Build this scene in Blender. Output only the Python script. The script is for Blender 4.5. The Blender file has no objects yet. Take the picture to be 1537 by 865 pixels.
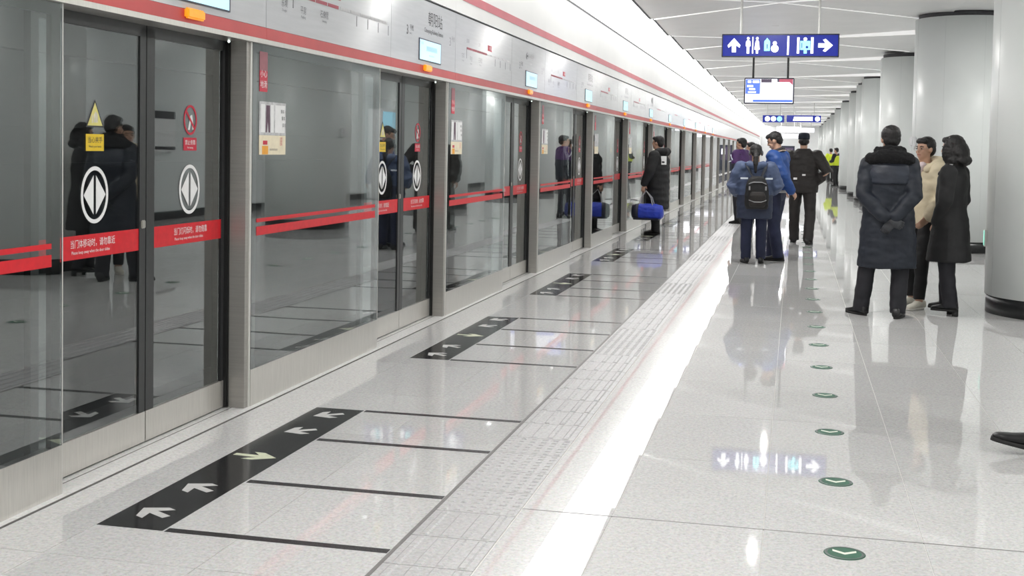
import bpy, bmesh, math, random
from mathutils import Vector, Matrix, Euler, noise
random.seed(7)
sc = bpy.context.scene
COL = sc.collection
PI = math.pi

# ------------------------------------------------------------------ camera
W_, H_ = 1537, 865
F_PX, CY = 1826.85, 303.49
YAW, PITCH, ROLL = 0.227427, 0.0442539, 0.0178806
fw = Vector((-math.sin(YAW)*math.cos(PITCH), math.cos(YAW)*math.cos(PITCH), -math.sin(PITCH)))
rt = Vector((math.cos(YAW), math.sin(YAW), 0)); up = rt.cross(fw)
r2 = rt*math.cos(ROLL)+up*math.sin(ROLL); u2 = up*math.cos(ROLL)-rt*math.sin(ROLL)
cam = bpy.data.cameras.new('camera'); camo = bpy.data.objects.new('camera', cam); COL.objects.link(camo)
M = Matrix.Identity(4)
for i in range(3):
    M[i][0] = r2[i]; M[i][1] = u2[i]; M[i][2] = -fw[i]
M[2][3] = 1.48
camo.matrix_world = M
cam.sensor_fit = 'HORIZONTAL'; cam.sensor_width = 36; cam.lens = F_PX/W_*36
cam.shift_y = -(H_/2-CY)/W_
cam.clip_end = 400; cam.clip_start = .05
sc.camera = camo

# ------------------------------------------------------------------ world, exposure, lamp strengths
w = bpy.data.worlds.new('world'); sc.world = w; w.use_nodes = True
w.node_tree.nodes['Background'].inputs[0].default_value = (.9, .95, 1, 1)
w.node_tree.nodes['Background'].inputs[1].default_value = 0.0
sc.view_settings.view_transform = 'Standard'; sc.view_settings.look = 'None'
sc.view_settings.exposure = 0.16; sc.view_settings.gamma = 1
sc.view_settings.use_curve_mapping = False
cy = sc.cycles; cy.max_bounces = 9; cy.diffuse_bounces = 5; cy.glossy_bounces = 4; cy.transmission_bounces = 8; cy.transparent_max_bounces = 8
cy.caustics_reflective = False; cy.caustics_refractive = False
COVE_L = 4.2       # luminous cove panels
SPOT_W = 62.0       # recessed ceiling downlights
SEAM_L = 0.35        # emission given to the white strips in the ceiling folds

# ------------------------------------------------------------------ materials
MATS = {}
def mat(name, col, rough=.5, metal=0., var=0., scale=30., bump=0., bscale=60., emit=0., ecol=None, spec=.5, coat=0., trans=0., ior=1.45, stretch=None):
    if name in MATS: return MATS[name]
    m = bpy.data.materials.new(name); m.use_nodes = True
    nt = m.node_tree; b = nt.nodes['Principled BSDF']
    c = (*col, 1)
    b.inputs['Base Color'].default_value = c
    b.inputs['Roughness'].default_value = rough; b.inputs['Metallic'].default_value = metal
    b.inputs['Specular IOR Level'].default_value = spec; b.inputs['IOR'].default_value = ior
    b.inputs['Coat Weight'].default_value = coat
    b.inputs['Transmission Weight'].default_value = trans
    tc = nt.nodes.new('ShaderNodeTexCoord'); src = tc.outputs['Object']
    if stretch:
        mp = nt.nodes.new('ShaderNodeMapping'); mp.inputs['Scale'].default_value = stretch
        nt.links.new(src, mp.inputs[0]); src = mp.outputs[0]
    if var > 0:
        n = nt.nodes.new('ShaderNodeTexNoise'); n.inputs['Scale'].default_value = scale; n.inputs['Detail'].default_value = 3
        nt.links.new(src, n.inputs['Vector'])
        r = nt.nodes.new('ShaderNodeValToRGB')
        r.color_ramp.elements[0].position = .3; r.color_ramp.elements[1].position = .7
        r.color_ramp.elements[0].color = (*[max(0, x*(1-var)) for x in col], 1)
        r.color_ramp.elements[1].color = (*[min(1, x*(1+var)) for x in col], 1)
        nt.links.new(n.outputs['Fac'], r.inputs[0]); nt.links.new(r.outputs[0], b.inputs['Base Color'])
    if bump > 0:
        n2 = nt.nodes.new('ShaderNodeTexNoise'); n2.inputs['Scale'].default_value = bscale; n2.inputs['Detail'].default_value = 4
        nt.links.new(src, n2.inputs['Vector'])
        bp = nt.nodes.new('ShaderNodeBump'); bp.inputs['Strength'].default_value = bump; bp.inputs['Distance'].default_value = .02
        nt.links.new(n2.outputs['Fac'], bp.inputs['Height']); nt.links.new(bp.outputs[0], b.inputs['Normal'])
    if emit > 0:
        b.inputs['Emission Color'].default_value = (*(ecol or col), 1); b.inputs['Emission Strength'].default_value = emit
    MATS[name] = m
    return m
def granite(name, base, dark, light, rough=.1, joint=None):
    m = bpy.data.materials.new(name); m.use_nodes = True; MATS[name] = m
    nt = m.node_tree; b = nt.nodes['Principled BSDF']; L = nt.links.new
    g = nt.nodes.new('ShaderNodeNewGeometry')
    v = nt.nodes.new('ShaderNodeTexVoronoi'); v.inputs['Scale'].default_value = 130
    n = nt.nodes.new('ShaderNodeTexNoise'); n.inputs['Scale'].default_value = 55; n.inputs['Detail'].default_value = 5; n.inputs['Roughness'].default_value = .7
    n3 = nt.nodes.new('ShaderNodeTexNoise'); n3.inputs['Scale'].default_value = 1.3; n3.inputs['Detail'].default_value = 2
    for q in (v, n, n3): L(g.outputs['Position'], q.inputs['Vector'])
    r = nt.nodes.new('ShaderNodeValToRGB'); e = r.color_ramp.elements
    e[0].position = .33; e[0].color = (*dark, 1); e[1].position = .62; e[1].color = (*light, 1)
    k = e.new(.47); k.color = (*base, 1)
    L(n.outputs['Fac'], r.inputs[0])
    mx = nt.nodes.new('ShaderNodeMix'); mx.data_type = 'RGBA'; mx.blend_type = 'MULTIPLY'; mx.inputs[0].default_value = .22
    L(r.outputs[0], mx.inputs[6]); L(v.outputs['Color'], mx.inputs[7])
    hs = nt.nodes.new('ShaderNodeHueSaturation'); hs.inputs['Saturation'].default_value = .35
    L(mx.outputs[2], hs.inputs['Color'])
    # slight tile-to-tile tone
    oi = nt.nodes.new('ShaderNodeObjectInfo'); mr = nt.nodes.new('ShaderNodeMapRange')
    mr.inputs[3].default_value = .96; mr.inputs[4].default_value = 1.03
    L(oi.outputs['Random'], mr.inputs[0]); L(mr.outputs[0], hs.inputs['Value'])
    L(hs.outputs[0], b.inputs['Base Color'])
    rr = nt.nodes.new('ShaderNodeMapRange'); rr.inputs[3].default_value = rough*.8; rr.inputs[4].default_value = rough*1.25
    L(n3.outputs['Fac'], rr.inputs[0]); L(rr.outputs[0], b.inputs['Roughness'])
    b.inputs['IOR'].default_value = 1.5
    return m

# ------------------------------------------------------------------ geometry helpers
class G:
    def __init__(s): s.v = []; s.f = []
    def box(s, x0, x1, y0, y1, z0, z1):
        b = len(s.v)
        s.v += [(x, y, z) for z in (z0, z1) for y in (y0, y1) for x in (x0, x1)]
        s.f += [tuple(b+i for i in q) for q in ((0,2,3,1),(4,5,7,6),(0,1,5,4),(2,6,7,3),(0,4,6,2),(1,3,7,5))]
        return s
    def bbox(s, c, d, rot=None):            # centred box with rotation
        b = len(s.v); n = len(s.f)
        s.box(-d[0]/2, d[0]/2, -d[1]/2, d[1]/2, -d[2]/2, d[2]/2)
        R = rot or Matrix.Identity(3)
        for i in range(b, len(s.v)): s.v[i] = tuple(R @ Vector(s.v[i]) + Vector(c))
        return s
    def prism(s, pts, n, z0, z1, fr):        # polygon pts (u,v) extruded along frame normal; fr(u,v,w)->xyz
        b = len(s.v); k = len(pts)
        s.v += [fr(u, v, z0) for u, v in pts] + [fr(u, v, z1) for u, v in pts]
        s.f.append(tuple(b+k+i for i in range(k))); s.f.append(tuple(b+k-1-i for i in range(k)))
        for i in range(k):
            j = (i+1) % k; s.f.append((b+i, b+j, b+k+j, b+k+i))
        return s
    def ringmesh(s, rings, cap=True):       # list of equally long vertex rings
        b = len(s.v); n = len(rings[0])
        for r in rings: s.v += [tuple(p) for p in r]
        for k in range(len(rings)-1):
            for i in range(n):
                j = (i+1) % n
                s.f.append((b+k*n+i, b+k*n+j, b+(k+1)*n+j, b+(k+1)*n+i))
        if cap:
            s.f.append(tuple(b+n-1-i for i in range(n)))
            e = b+(len(rings)-1)*n; s.f.append(tuple(e+i for i in range(n)))
        return s
    def loft(s, lv, n=20, pw=1.0):          # (cx,cy,cz,rx,ry) horizontal rings
        R = []
        for cx, cy, cz, rx, ry in lv:
            ring = []
            for i in range(n):
                a = 2*PI*i/n; c, q = math.cos(a), math.sin(a)
                ring.append((cx+rx*math.copysign(abs(c)**pw, c), cy+ry*math.copysign(abs(q)**pw, q), cz))
            R.append(ring)
        return s.ringmesh(R)
    def tube(s, pts, rad, n=12, round_ends=True, flat=None):
        pts = [Vector(p) for p in pts]; R = []
        if not hasattr(rad, '__len__'): rad = [rad]*len(pts)
        P, Q = [], []
        for i, p in enumerate(pts):
            d = (pts[min(i+1, len(pts)-1)]-pts[max(i-1, 0)]).normalized()
            if round_ends and i == 0:
                for t in (.1, .5, .8): 
                    P.append(p-d*rad[0]*(1-t)*1.0); Q.append((rad[0]*math.sqrt(max(0, 1-(1-t)**2)), d))
            P.append(p); Q.append((rad[i], d))
            if round_ends and i == len(pts)-1:
                for t in (.8, .5, .1):
                    P.append(p+d*rad[-1]*(1-t)); Q.append((rad[-1]*math.sqrt(max(0, 1-(1-t)**2)), d))
        ref = Vector(flat[0]) if flat else (Vector((0, 0, 1)) if abs(Q[0][1].z) < .9 else Vector((1, 0, 0)))
        fl = flat[1] if flat else 1.0
        for p, (r, d) in zip(P, Q):
            a = ref-d*ref.dot(d)
            if a.length < 1e-5: a = Vector((1, 0, 0)) if abs(d.x) < .9 else Vector((0, 1, 0)); a = a-d*a.dot(d)
            a.normalize(); c = d.cross(a)
            R.append([p+(a*math.cos(2*PI*i/n)*fl+c*math.sin(2*PI*i/n))*r for i in range(n)])
        return s.ringmesh(R)
    def ell(s, c, r, n=16, m=10, rot=None):
        R = []; Rm = rot or Matrix.Identity(3)
        for k in range(m+1):
            t = PI*(k+.02)/(m+.04)
            R.append([Vector(c)+Rm@Vector((r[0]*math.sin(t)*math.cos(2*PI*i/n), r[1]*math.sin(t)*math.sin(2*PI*i/n), -r[2]*math.cos(t))) for i in range(n)])
        return s.ringmesh(R)
    def xf(s, Mx, start=0):
        for i in range(start, len(s.v)): s.v[i] = tuple(Mx @ Vector(s.v[i]))
        return s
    def mesh(s, name, m=None, smooth=False):
        me = bpy.data.meshes.new(name); me.from_pydata([tuple(v) for v in s.v], [], s.f); me.update()
        if m: me.materials.append(m)
        if smooth: me.polygons.foreach_set('use_smooth', [True]*len(me.polygons))
        return me
def obj(name, me, parent=None, loc=(0, 0, 0), **kw):
    if isinstance(me, tuple): me = me[0].mesh(name, *me[1:])
    o = bpy.data.objects.new(name, me); COL.objects.link(o); o.location = loc
    if parent is not None: o.parent = parent
    for k, v in kw.items(): o[k] = v
    return o
def thing(name, label, cat, loc=(0, 0, 0), rz=0, group=None):
    o = bpy.data.objects.new(name, None); COL.objects.link(o); o.location = loc; o.rotation_euler = (0, 0, rz)
    o.empty_display_size = .1
    o['label'] = label; o['category'] = cat
    if group: o['group'] = group
    return o
def tag(o, label, cat, group=None):
    o['label'] = label; o['category'] = cat
    if group: o['group'] = group
    return o
def struct(o): o['kind'] = 'structure'; return o
def bevel(me, wd=.004, seg=2):
    bm = bmesh.new(); bm.from_mesh(me)
    bmesh.ops.bevel(bm, geom=list(bm.edges), offset=wd, segments=seg, affect='EDGES', clamp_overlap=True)
    bm.to_mesh(me); bm.free(); return me
TXT = {}
def text_mesh(body, size, align='LEFT', m=None, wide=1.0, bold=0.):
    key = (body, size, align, m.name if m else '', wide, bold)
    if key in TXT: return TXT[key]
    c = bpy.data.curves.new('txt', 'FONT'); c.body = body; c.size = size; c.align_x = align; c.resolution_u = 2
    c.offset = bold
    o = bpy.data.objects.new('txt', c); COL.objects.link(o)
    dg = bpy.context.evaluated_depsgraph_get(); dg.update()
    me = bpy.data.meshes.new_from_object(o.evaluated_get(dg), depsgraph=dg)
    me.name = 'lettering'
    bpy.data.objects.remove(o); bpy.data.curves.remove(c)
    for v in me.vertices: v.co = (v.co.x*wide, v.co.y, 0)
    me.materials.clear()
    if m: me.materials.append(m)
    TXT[key] = me
    return me
FX = Matrix(((0, 0, 1, 0), (1, 0, 0, 0), (0, 1, 0, 0), (0, 0, 0, 1)))   # u -> +Y, v -> +Z, facing +X
FY = Matrix(((1, 0, 0, 0), (0, 0, -1, 0), (0, 1, 0, 0), (0, 0, 0, 1)))  # u -> +X, v -> +Z, facing -Y
def text(body, size, M4, parent, m, align='LEFT', wide=1.0, name='lettering', bold=0.):
    o = bpy.data.objects.new(name, text_mesh(body, size, align, m, wide, bold)); COL.objects.link(o)
    o.parent = parent; o.matrix_local = M4; return o
def onX(x, y, z): return Matrix.Translation((x, y, z)) @ FX
def onY(x, y, z): return Matrix.Translation((x, y, z)) @ FY
frX = lambda u, v, t: (t, u, v)
frY = lambda u, v, t: (u, -t, v)
frZ = lambda u, v, t: (u, v, t)
def remesh(g, name, m, voxel=.01, it=4, fac=.5, wrinkle=0., wscale=7.):
    me = g.mesh('tmp'); bm = bmesh.new(); bm.from_mesh(me); bmesh.ops.recalc_face_normals(bm, faces=bm.faces); bm.to_mesh(me); bm.free()
    o = bpy.data.objects.new('tmp', me); COL.objects.link(o)
    r = o.modifiers.new('r', 'REMESH'); r.mode = 'VOXEL'; r.voxel_size = voxel; r.use_smooth_shade = True
    if it:
        q = o.modifiers.new('s', 'SMOOTH'); q.factor = fac; q.iterations = it
    dg = bpy.context.evaluated_depsgraph_get(); dg.update()
    out = bpy.data.meshes.new_from_object(o.evaluated_get(dg), depsgraph=dg); out.name = name
    bpy.data.objects.remove(o); bpy.data.meshes.remove(me)
    if wrinkle:
        nrm = [v.normal.copy() for v in out.vertices]
        for v, n in zip(out.vertices, nrm):
            p = Vector((v.co.x*wscale, v.co.y*wscale, v.co.z*wscale*1.8))
            v.co += n*wrinkle*(noise.noise(p)+.5*noise.noise(p*2.1))
    out.materials.clear(); out.materials.append(m)
    out.polygons.foreach_set('use_smooth', [True]*len(out.polygons))
    return out
ORD = ['first', 'second', 'third', 'fourth', 'fifth', 'sixth', 'seventh', 'eighth', 'ninth', 'tenth', 'eleventh', 'twelfth', 'thirteenth', 'fourteenth', 'fifteenth', 'sixteenth', 'seventeenth', 'eighteenth', 'nineteenth', 'twentieth',
       'twenty-first', 'twenty-second', 'twenty-third', 'twenty-fourth', 'twenty-fifth', 'twenty-sixth']
# ------------------------------------------------------------------ palette
m_floor = granite('floor_granite', (.635, .63, .615), (.54, .535, .52), (.70, .695, .68), .026)
m_sill = granite('sill_granite', (.70, .69, .66), (.58, .57, .55), (.78, .77, .75), .3)
m_joint = mat('joint_grout', (.66, .65, .62), .6, var=.08)
m_djoint = mat('expansion_joint', (.16, .155, .15), .5, var=.1)
m_black = granite('black_granite', (.018, .018, .02), (.010, .010, .012), (.05, .05, .055), .12)
m_qline = mat('queue_line_black', (.03, .03, .032), .25, var=.2)
m_arrow = mat('arrow_grey', (.55, .55, .54), .35, var=.1)
m_arrowy = mat('arrow_pale_green', (.64, .67, .50), .35, var=.15)
m_tact = granite('tactile_stone', (.46, .45, .46), (.37, .36, .37), (.53, .52, .53), .32)
m_steel = mat('brushed_steel', (.56, .54, .50), .32, metal=.85, var=.07, scale=6, stretch=(1, 1, 30))
m_kick = mat('kick_steel', (.68, .66, .62), .3, metal=.7, var=.08, scale=8, stretch=(1, 40, 1))
m_post = mat('post_steel', (.40, .385, .36), .42, metal=.6, var=.06, scale=5, stretch=(1, 1, 25))
m_postl = mat('post_edge', (.72, .71, .68), .35, metal=.4, var=.04)
m_dark = mat('door_frame_dark', (.035, .036, .037), .3, var=.1)
m_frame = mat('glass_frit_grey', (.10, .10, .10), .3, var=.1)
m_rubber = mat('rubber_black', (.012, .012, .012), .5, var=.2)
m_white = mat('panel_white', (.74, .745, .75), .32, var=.02, scale=2)
def brushed(name, col, rough, aniso):
    m = mat(name, col, rough, spec=.32, metal=.03, var=.03, scale=3, stretch=(1, 1, 14)); b = m.node_tree.nodes['Principled BSDF']
    b.inputs['Anisotropic'].default_value = aniso; b.inputs['Anisotropic Rotation'].default_value = .25
    c = m.node_tree.nodes.new('ShaderNodeCombineXYZ'); c.inputs[1].default_value = 1.0
    m.node_tree.links.new(c.outputs[0], b.inputs['Tangent'])
    return m
m_head = brushed('header_brushed_aluminium', (.54, .55, .57), .20, 1.0)
m_fascia = mat('fascia_white', (.80, .80, .79), .5, var=.02, scale=2)
m_redband = mat('header_red', (.50, .065, .065), .38, var=.08, scale=4)
m_redstripe = mat('stripe_red', (.52, .08, .11), .4, var=.06, scale=4)
m_redfilm = mat('red_film', (.62, .012, .022), .3, var=.08)
m_stickw = mat('sticker_white', (.80, .80, .80), .4, var=.03)
m_yel = mat('sticker_yellow', (.72, .50, .02), .4, var=.06)
m_ink = mat('ink_dark', (.04, .04, .045), .5, var=.1)
m_inkg = mat('ink_grey', (.16, .16, .17), .5, var=.1)
m_mapr = mat('map_red', (.30, .02, .045), .4, var=.1)
m_mapg = mat('map_grey', (.42, .42, .43), .4, var=.1)
m_redlab = mat('label_red', (.55, .02, .05), .4, var=.06)
m_cream = mat('poster_cream', (.78, .70, .52), .5, var=.05)
m_or = mat('poster_orange', (.80, .36, .04), .5, var=.05)
m_poster = mat('poster_grey', (.52, .52, .53), .5, var=.25, scale=25)
m_purp = mat('poster_purple', (.10, .05, .08), .5, var=.3)
m_amber = mat('amber_lens', (.85, .32, .02), .25, var=.05, emit=.35, ecol=(1, .38, .02))
m_lcd = mat('lcd_cyan', (.5, .8, .9), .2, emit=.5, ecol=(.50, .85, 1.0))
m_lcdt = mat('lcd_text_blue', (.3, .5, .7), .3, emit=.5, ecol=(.28, .55, .85))
m_led = mat('led_white', (.9, 1, .95), .3, emit=1.2)
m_ceil = mat('ceiling_panel_grey', (.75, .755, .75), .38, var=.03, scale=2)
m_ceilflat = mat('ceiling_white', (.74, .745, .74), .5, var=.03, scale=2)
m_seam = mat('ceiling_seam_emit', (.85, .85, .84), .5, emit=SEAM_L, ecol=(1, 1, .99))
m_cove = mat('cove_luminous', (.8, .8, .79), .5, emit=COVE_L, ecol=(1, .995, .98))
m_col = mat('column_white', (.70, .73, .72), .38, var=.02, scale=2)
m_colb = mat('column_base_black', (.014, .015, .016), .3, var=.2)
m_gap = mat('shadow_gap', (.06, .06, .065), .6, var=.1)
m_wall = mat('wall_white', (.66, .69, .69), .3, var=.02, scale=2)
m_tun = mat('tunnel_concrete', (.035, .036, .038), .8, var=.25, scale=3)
m_green = mat('marker_green', (.015, .10, .055), .55, var=.15)
m_lamp = mat('downlight_lens', (1, 1, .98), .3, emit=6)
m_lampr = mat('downlight_ring', (.55, .55, .55), .4, var=.05)
m_sblue = mat('sign_blue', (.006, .010, .10), .25, emit=.55, ecol=(.012, .03, .42))
m_swhite = mat('sign_white_lit', (.95, .95, 1), .3, emit=1.3, ecol=(.92, .94, 1))
m_scyan = mat('sign_cyan_lit', (.3, .9, 1), .3, emit=1.0, ecol=(.25, .85, .95))
m_rod = mat('hanger_rod', (.62, .62, .60), .35, metal=.3, var=.04)
m_rodk = mat('hanger_rod_black', (.02, .02, .022), .4, var=.1)
m_bezel = mat('screen_bezel', (.02, .025, .05), .3, var=.1)
m_scr_w = mat('screen_white', (.9, .9, .95), .2, emit=1.0, ecol=(.9, .9, 1))
m_scr_b = mat('screen_blue', (.1, .2, .8), .2, emit=.75, ecol=(.08, .16, .85))
m_scr_r = mat('screen_red', (.5, .1, .15), .2, emit=.4, ecol=(.55, .08, .15))
m_scr_d = mat('screen_dark', (.08, .06, .1), .2, emit=.15, ecol=(.25, .18, .3))
m_binb = mat('bin_blue', (.02, .07, .16), .35, var=.1)
m_bing = mat('bin_grey', (.14, .145, .15), .35, var=.1)
def glass_mat():
    m = bpy.data.materials.new('tinted_glass'); m.use_nodes = True; nt = m.node_tree
    b = nt.nodes['Principled BSDF']
    b.inputs['Base Color'].default_value = (.72, .80, .80, 1); b.inputs['Roughness'].default_value = .0
    b.inputs['Transmission Weight'].default_value = 1.0; b.inputs['IOR'].default_value = 2.1
    # toughened panes are never quite flat: long, shallow waves in the reflections
    tc = nt.nodes.new('ShaderNodeTexCoord'); n = nt.nodes.new('ShaderNodeTexNoise'); n.inputs['Scale'].default_value = 1.1; n.inputs['Detail'].default_value = 0
    bp = nt.nodes.new('ShaderNodeBump'); bp.inputs['Strength'].default_value = .12; bp.inputs['Distance'].default_value = .006
    nt.links.new(tc.outputs['Object'], n.inputs['Vector']); nt.links.new(n.outputs['Fac'], bp.inputs['Height']); nt.links.new(bp.outputs[0], b.inputs['Normal'])
    return m
m_glass = glass_mat()

Y0, Y1 = -26.0, 112.0          # length of the platform that is built
XD, XF = -3.08, -2.95         # door-leaf plane, fixed-panel plane
ZC = 3.70                     # ceiling
XR = 5.6                      # far wall behind the columns
PITCH_Y = 3.93                # door pitch
D0 = 5.36                     # centre of the nearest visible door

# ------------------------------------------------------------------ floor: slab, tiles, tactile strip
floor = struct(obj('floor', (G().box(XF-.2, XR, Y0, Y1, -.30, -.0022), m_joint)))
XJ = [-2.90, -2.59, -1.99, -1.40, None, -1.05, -.68, -.08, .52, 1.12, 1.72, 2.32, 2.92]
TL = 1.01; TY0 = 4.83-2*TL
NROW = 25
tile_cache = {}
def tile(x0, x1, y0, y1):
    k = round(x1-x0, 3), round(y1-y0, 3)
    if k not in tile_cache:
        hx, hy = k[0]/2-.0016, k[1]/2-.0016
        tile_cache[k] = G().box(-hx, hx, -hy, hy, -.002, 0).mesh('floor_tile', m_floor)
    obj('floor_tile', tile_cache[k], floor, ((x0+x1)/2, (y0+y1)/2, 0))
cols = [(a, b) for a, b in zip(XJ[:-1], XJ[1:]) if a is not None and b is not None]
for (a, b) in cols:
    for r in range(NROW): tile(a, b, TY0+r*TL, TY0+(r+1)*TL)
# beyond the tiles one can tell apart the floor is one slab (seams too fine to see)
g = G(); ye = TY0+NROW*TL
for (a, b) in cols:
    g.box(a+.0016, b-.0016, ye+.002, Y1, -.002, 0); g.box(a+.0016, b-.0016, Y0, TY0-.002, -.002, 0)
g.box(2.9216, XR, Y0, Y1, -.002, 0)
o = obj('floor_tile', (g, m_floor), floor, kind='stuff')
g = G()
for yj in (4.83, 4.83+8.9): g.box(-1.05, 2.3, yj-.004, yj+.004, -.002, .0004)
obj('expansion_joint', (g, m_djoint), floor)
obj('edge_line', (G().box(-1.402, -1.386, Y0, Y1, -.002, .0008), m_djoint), floor)
def tact_mesh(dots):
    g = G().box(-.165, .165, -.1625, .1625, -.002, .0005)
    if dots:
        for i in range(6):
            for j in range(6):
                x, y = -.1375+.055*i, -.1375+.055*j
                b = len(g.v)
                g.v += [(x-.015, y-.015, .0005), (x+.015, y-.015, .0005), (x+.015, y+.015, .0005), (x-.015, y+.015, .0005),
                        (x-.009, y-.009, .0045), (x+.009, y-.009, .0045), (x+.009, y+.009, .0045), (x-.009, y+.009, .0045)]
                g.f += [(b+4, b+5, b+6, b+7)]+[(b+i0, b+(i0+1) % 4, b+4+(i0+1) % 4, b+4+i0) for i0 in range(4)]
    else:
        for i in range(4):
            x = -.12+.08*i
            b = len(g.v)
            g.v += [(x-.017, -.155, .0005), (x+.017, -.155, .0005), (x+.017, .155, .0005), (x-.017, .155, .0005),
                    (x-.010, -.148, .0050), (x+.010, -.148, .0050), (x+.010, .148, .0050), (x-.010, .148, .0050)]
            g.f += [(b+4, b+5, b+6, b+7)]+[(b+i0, b+(i0+1) % 4, b+4+(i0+1) % 4, b+4+i0) for i0 in range(4)]
    return g
t_bar = tact_mesh(False).mesh('tactile_tile', m_tact); t_dot = tact_mesh(True).mesh('tactile_tile', m_tact)
yy = 2.9
for i in range(300):
    y = yy+.33*i
    ph = (y-D0+PITCH_Y/2) % PITCH_Y-PITCH_Y/2
    if y > Y1-.3: break
    obj('tactile_tile', t_dot if abs(ph) < .55 else t_bar, floor, (-1.22, y, 0))
obj('tactile_strip', (G().box(-1.385, -1.055, Y0, 2.73, -.002, .003), m_tact), floor)
obj('tactile_strip', (G().box(-1.385, -1.055, yy+.33*300-.16, Y1, -.002, .003), m_tact), floor)

sill = struct(obj('trim_1', (G().box(-3.16, -2.905, Y0, Y1, -.2, .004), m_sill)))
g = G(); g.box(-2.9075, -2.9025, Y0, Y1, -.1, .0045); g.box(-3.03, -3.024, Y0, Y1, -.1, .0048)
obj('sill_groove', (g, m_djoint), sill)

# ------------------------------------------------------------------ walls, tunnel
struct(obj('wall_right', (G().box(XR, XR+.2, Y0, Y1, -.3, 5.0), m_wall)))
struct(obj('baseboard_right', (G().box(XR-.02, XR-.001, Y0, Y1, 0, .16), m_colb)))
struct(obj('wall_back', (G().box(-7.2, XR, Y1, Y1+.2, -1.6, 5.0), m_white)))
struct(obj('wall_front', (G().box(-7.2, XR, Y0-.2, Y0, -1.6, 5.0), m_wall)))
tun = struct(obj('wall_left', (G().box(-7.2, -7.0, Y0, Y1, -1.6, 5.0), m_tun)))
obj('cable_tray', (G().box(-6.99, -6.9, Y0, Y1, 1.2, 1.26).box(-6.99, -6.9, Y0, Y1, 1.6, 1.66).box(-6.99, -6.88, Y0, Y1, 2.3, 2.5), m_tun), tun)
struct(obj('floor_trackbed', (G().box(-7.0, -3.17, Y0, Y1, -1.6, -1.3), m_tun)))
struct(obj('wall_platform_edge', (G().box(-3.3, -3.165, Y0, Y1, -1.3, -.01), m_tun)))
# ------------------------------------------------------------------ ceiling
XL, XCR = -2.35, 2.30
ceil = struct(obj('ceiling', (G().box(-7.0, XR, Y0, Y1, ZC+.28, ZC+.45), m_ceilflat)))
obj('ceiling_board', (G().box(XCR, XR, Y0, Y1, ZC+.0, ZC+.06), m_ceilflat), ceil)
PER = 6.14; base_y = 17.3
def fz(x, y): return ZC
kmin = int((Y0-base_y)/PER)-1; kmax = int((Y1-base_y)/PER)+1
def node(k):
    y = base_y+k*PER
    LB, LA, RA, RB = Vector((XL, y, ZC)), Vector((XL, y+3.2, ZC)), Vector((XCR, y-.3, ZC)), Vector((XCR, y+3.7, ZC))
    # crossing of LB-RB and LA-RA
    t = (LA.y-LB.y)/((RB.y-LB.y)-(RA.y-LA.y)); Mx = LB.lerp(RB, t)
    return LB, LA, RA, RB, Mx
def cpanel(pts):                             # one thin faceted ceiling panel; pts (x,y,z) counter-clockwise from below
    g = G(); k = len(pts)
    g.v += [tuple(p) for p in pts]+[(p[0], p[1], p[2]+.03) for p in pts]
    c = (sum(p[0] for p in pts)/k, sum(p[1] for p in pts)/k, sum(p[2] for p in pts)/k)
    g.f.append(tuple(range(k))); g.f.append(tuple(2*k-1-i for i in range(k)))
    for i in range(k): g.f.append((i, (i+1) % k, k+(i+1) % k, k+i)[::-1])
    obj('ceiling_panel', (g, m_ceil), ceil)
def dz(p, d, dx=0, dy=0): return (p.x+dx, p.y+dy, p.z+d)
for k in range(kmin, kmax):
    LB, LA, RA, RB, Mx = node(k); LB2, LA2, RA2, RB2, Mx2 = node(k+1)
    if LB.y < Y0 or LB2.y > Y1-6: continue
    lo, hi = -.02, .055
    cpanel([dz(LB, lo, .0, .0), dz(Mx, hi), dz(LA, lo, -.05, -.03)])                               # left triangle
    cpanel([dz(Mx, hi), dz(RA, lo), dz(RB, lo)])                                     # right triangle
    cpanel([dz(LA, lo, 0, .0), dz(Mx, hi), dz(RB, hi, 0, .0), dz(RA2, hi, 0, .0), dz(Mx2, hi), dz(LB2, lo, -.05, -.03)])
    for p, q in ((dz(LB, lo), dz(LA, lo, -.05, -.03)), (dz(LA, lo), dz(LB2, lo, -.05, -.03))):
        g = G(); g.v = [(p[0]-.035, p[1], p[2]-.004), (q[0]-.035, q[1], q[2]-.004), (q[0]+.004, q[1], q[2]-.004), (p[0]+.004, p[1], p[2]-.004)]
        g.v += [(a_, b_, c_+.045) for a_, b_, c_ in g.v]; g.f = [(0, 1, 2, 3), (7, 6, 5, 4), (0, 4, 5, 1), (1, 5, 6, 2), (2, 6, 7, 3), (3, 7, 4, 0)]
        obj('edge_trim', (g, m_gap), ceil)
    for a, b in ((LB, Mx), (Mx, RB), (LA, Mx), (Mx, RA)):
        d = (b-a); n = Vector((-d.y, d.x, 0)).normalized()*.016
        g = G(); b0 = len(g.v)
        za, zb = ZC-.045, ZC+.02
        for p in (a, b):
            g.v += [tuple((p-n)[:2])+(p.z-.030+.075*(p is Mx),), tuple((p+n)[:2])+(p.z-.030+.075*(p is Mx),), tuple((p+n)[:2])+(ZC+.12,), tuple((p-n)[:2])+(ZC+.12,)]
        g.f += [(0, 4, 5, 1), (1, 5, 6, 2), (2, 6, 7, 3), (3, 7, 4, 0), (0, 1, 2, 3), (7, 6, 5, 4)]
        obj('seam_strip', (g, m_seam), ceil)
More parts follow.
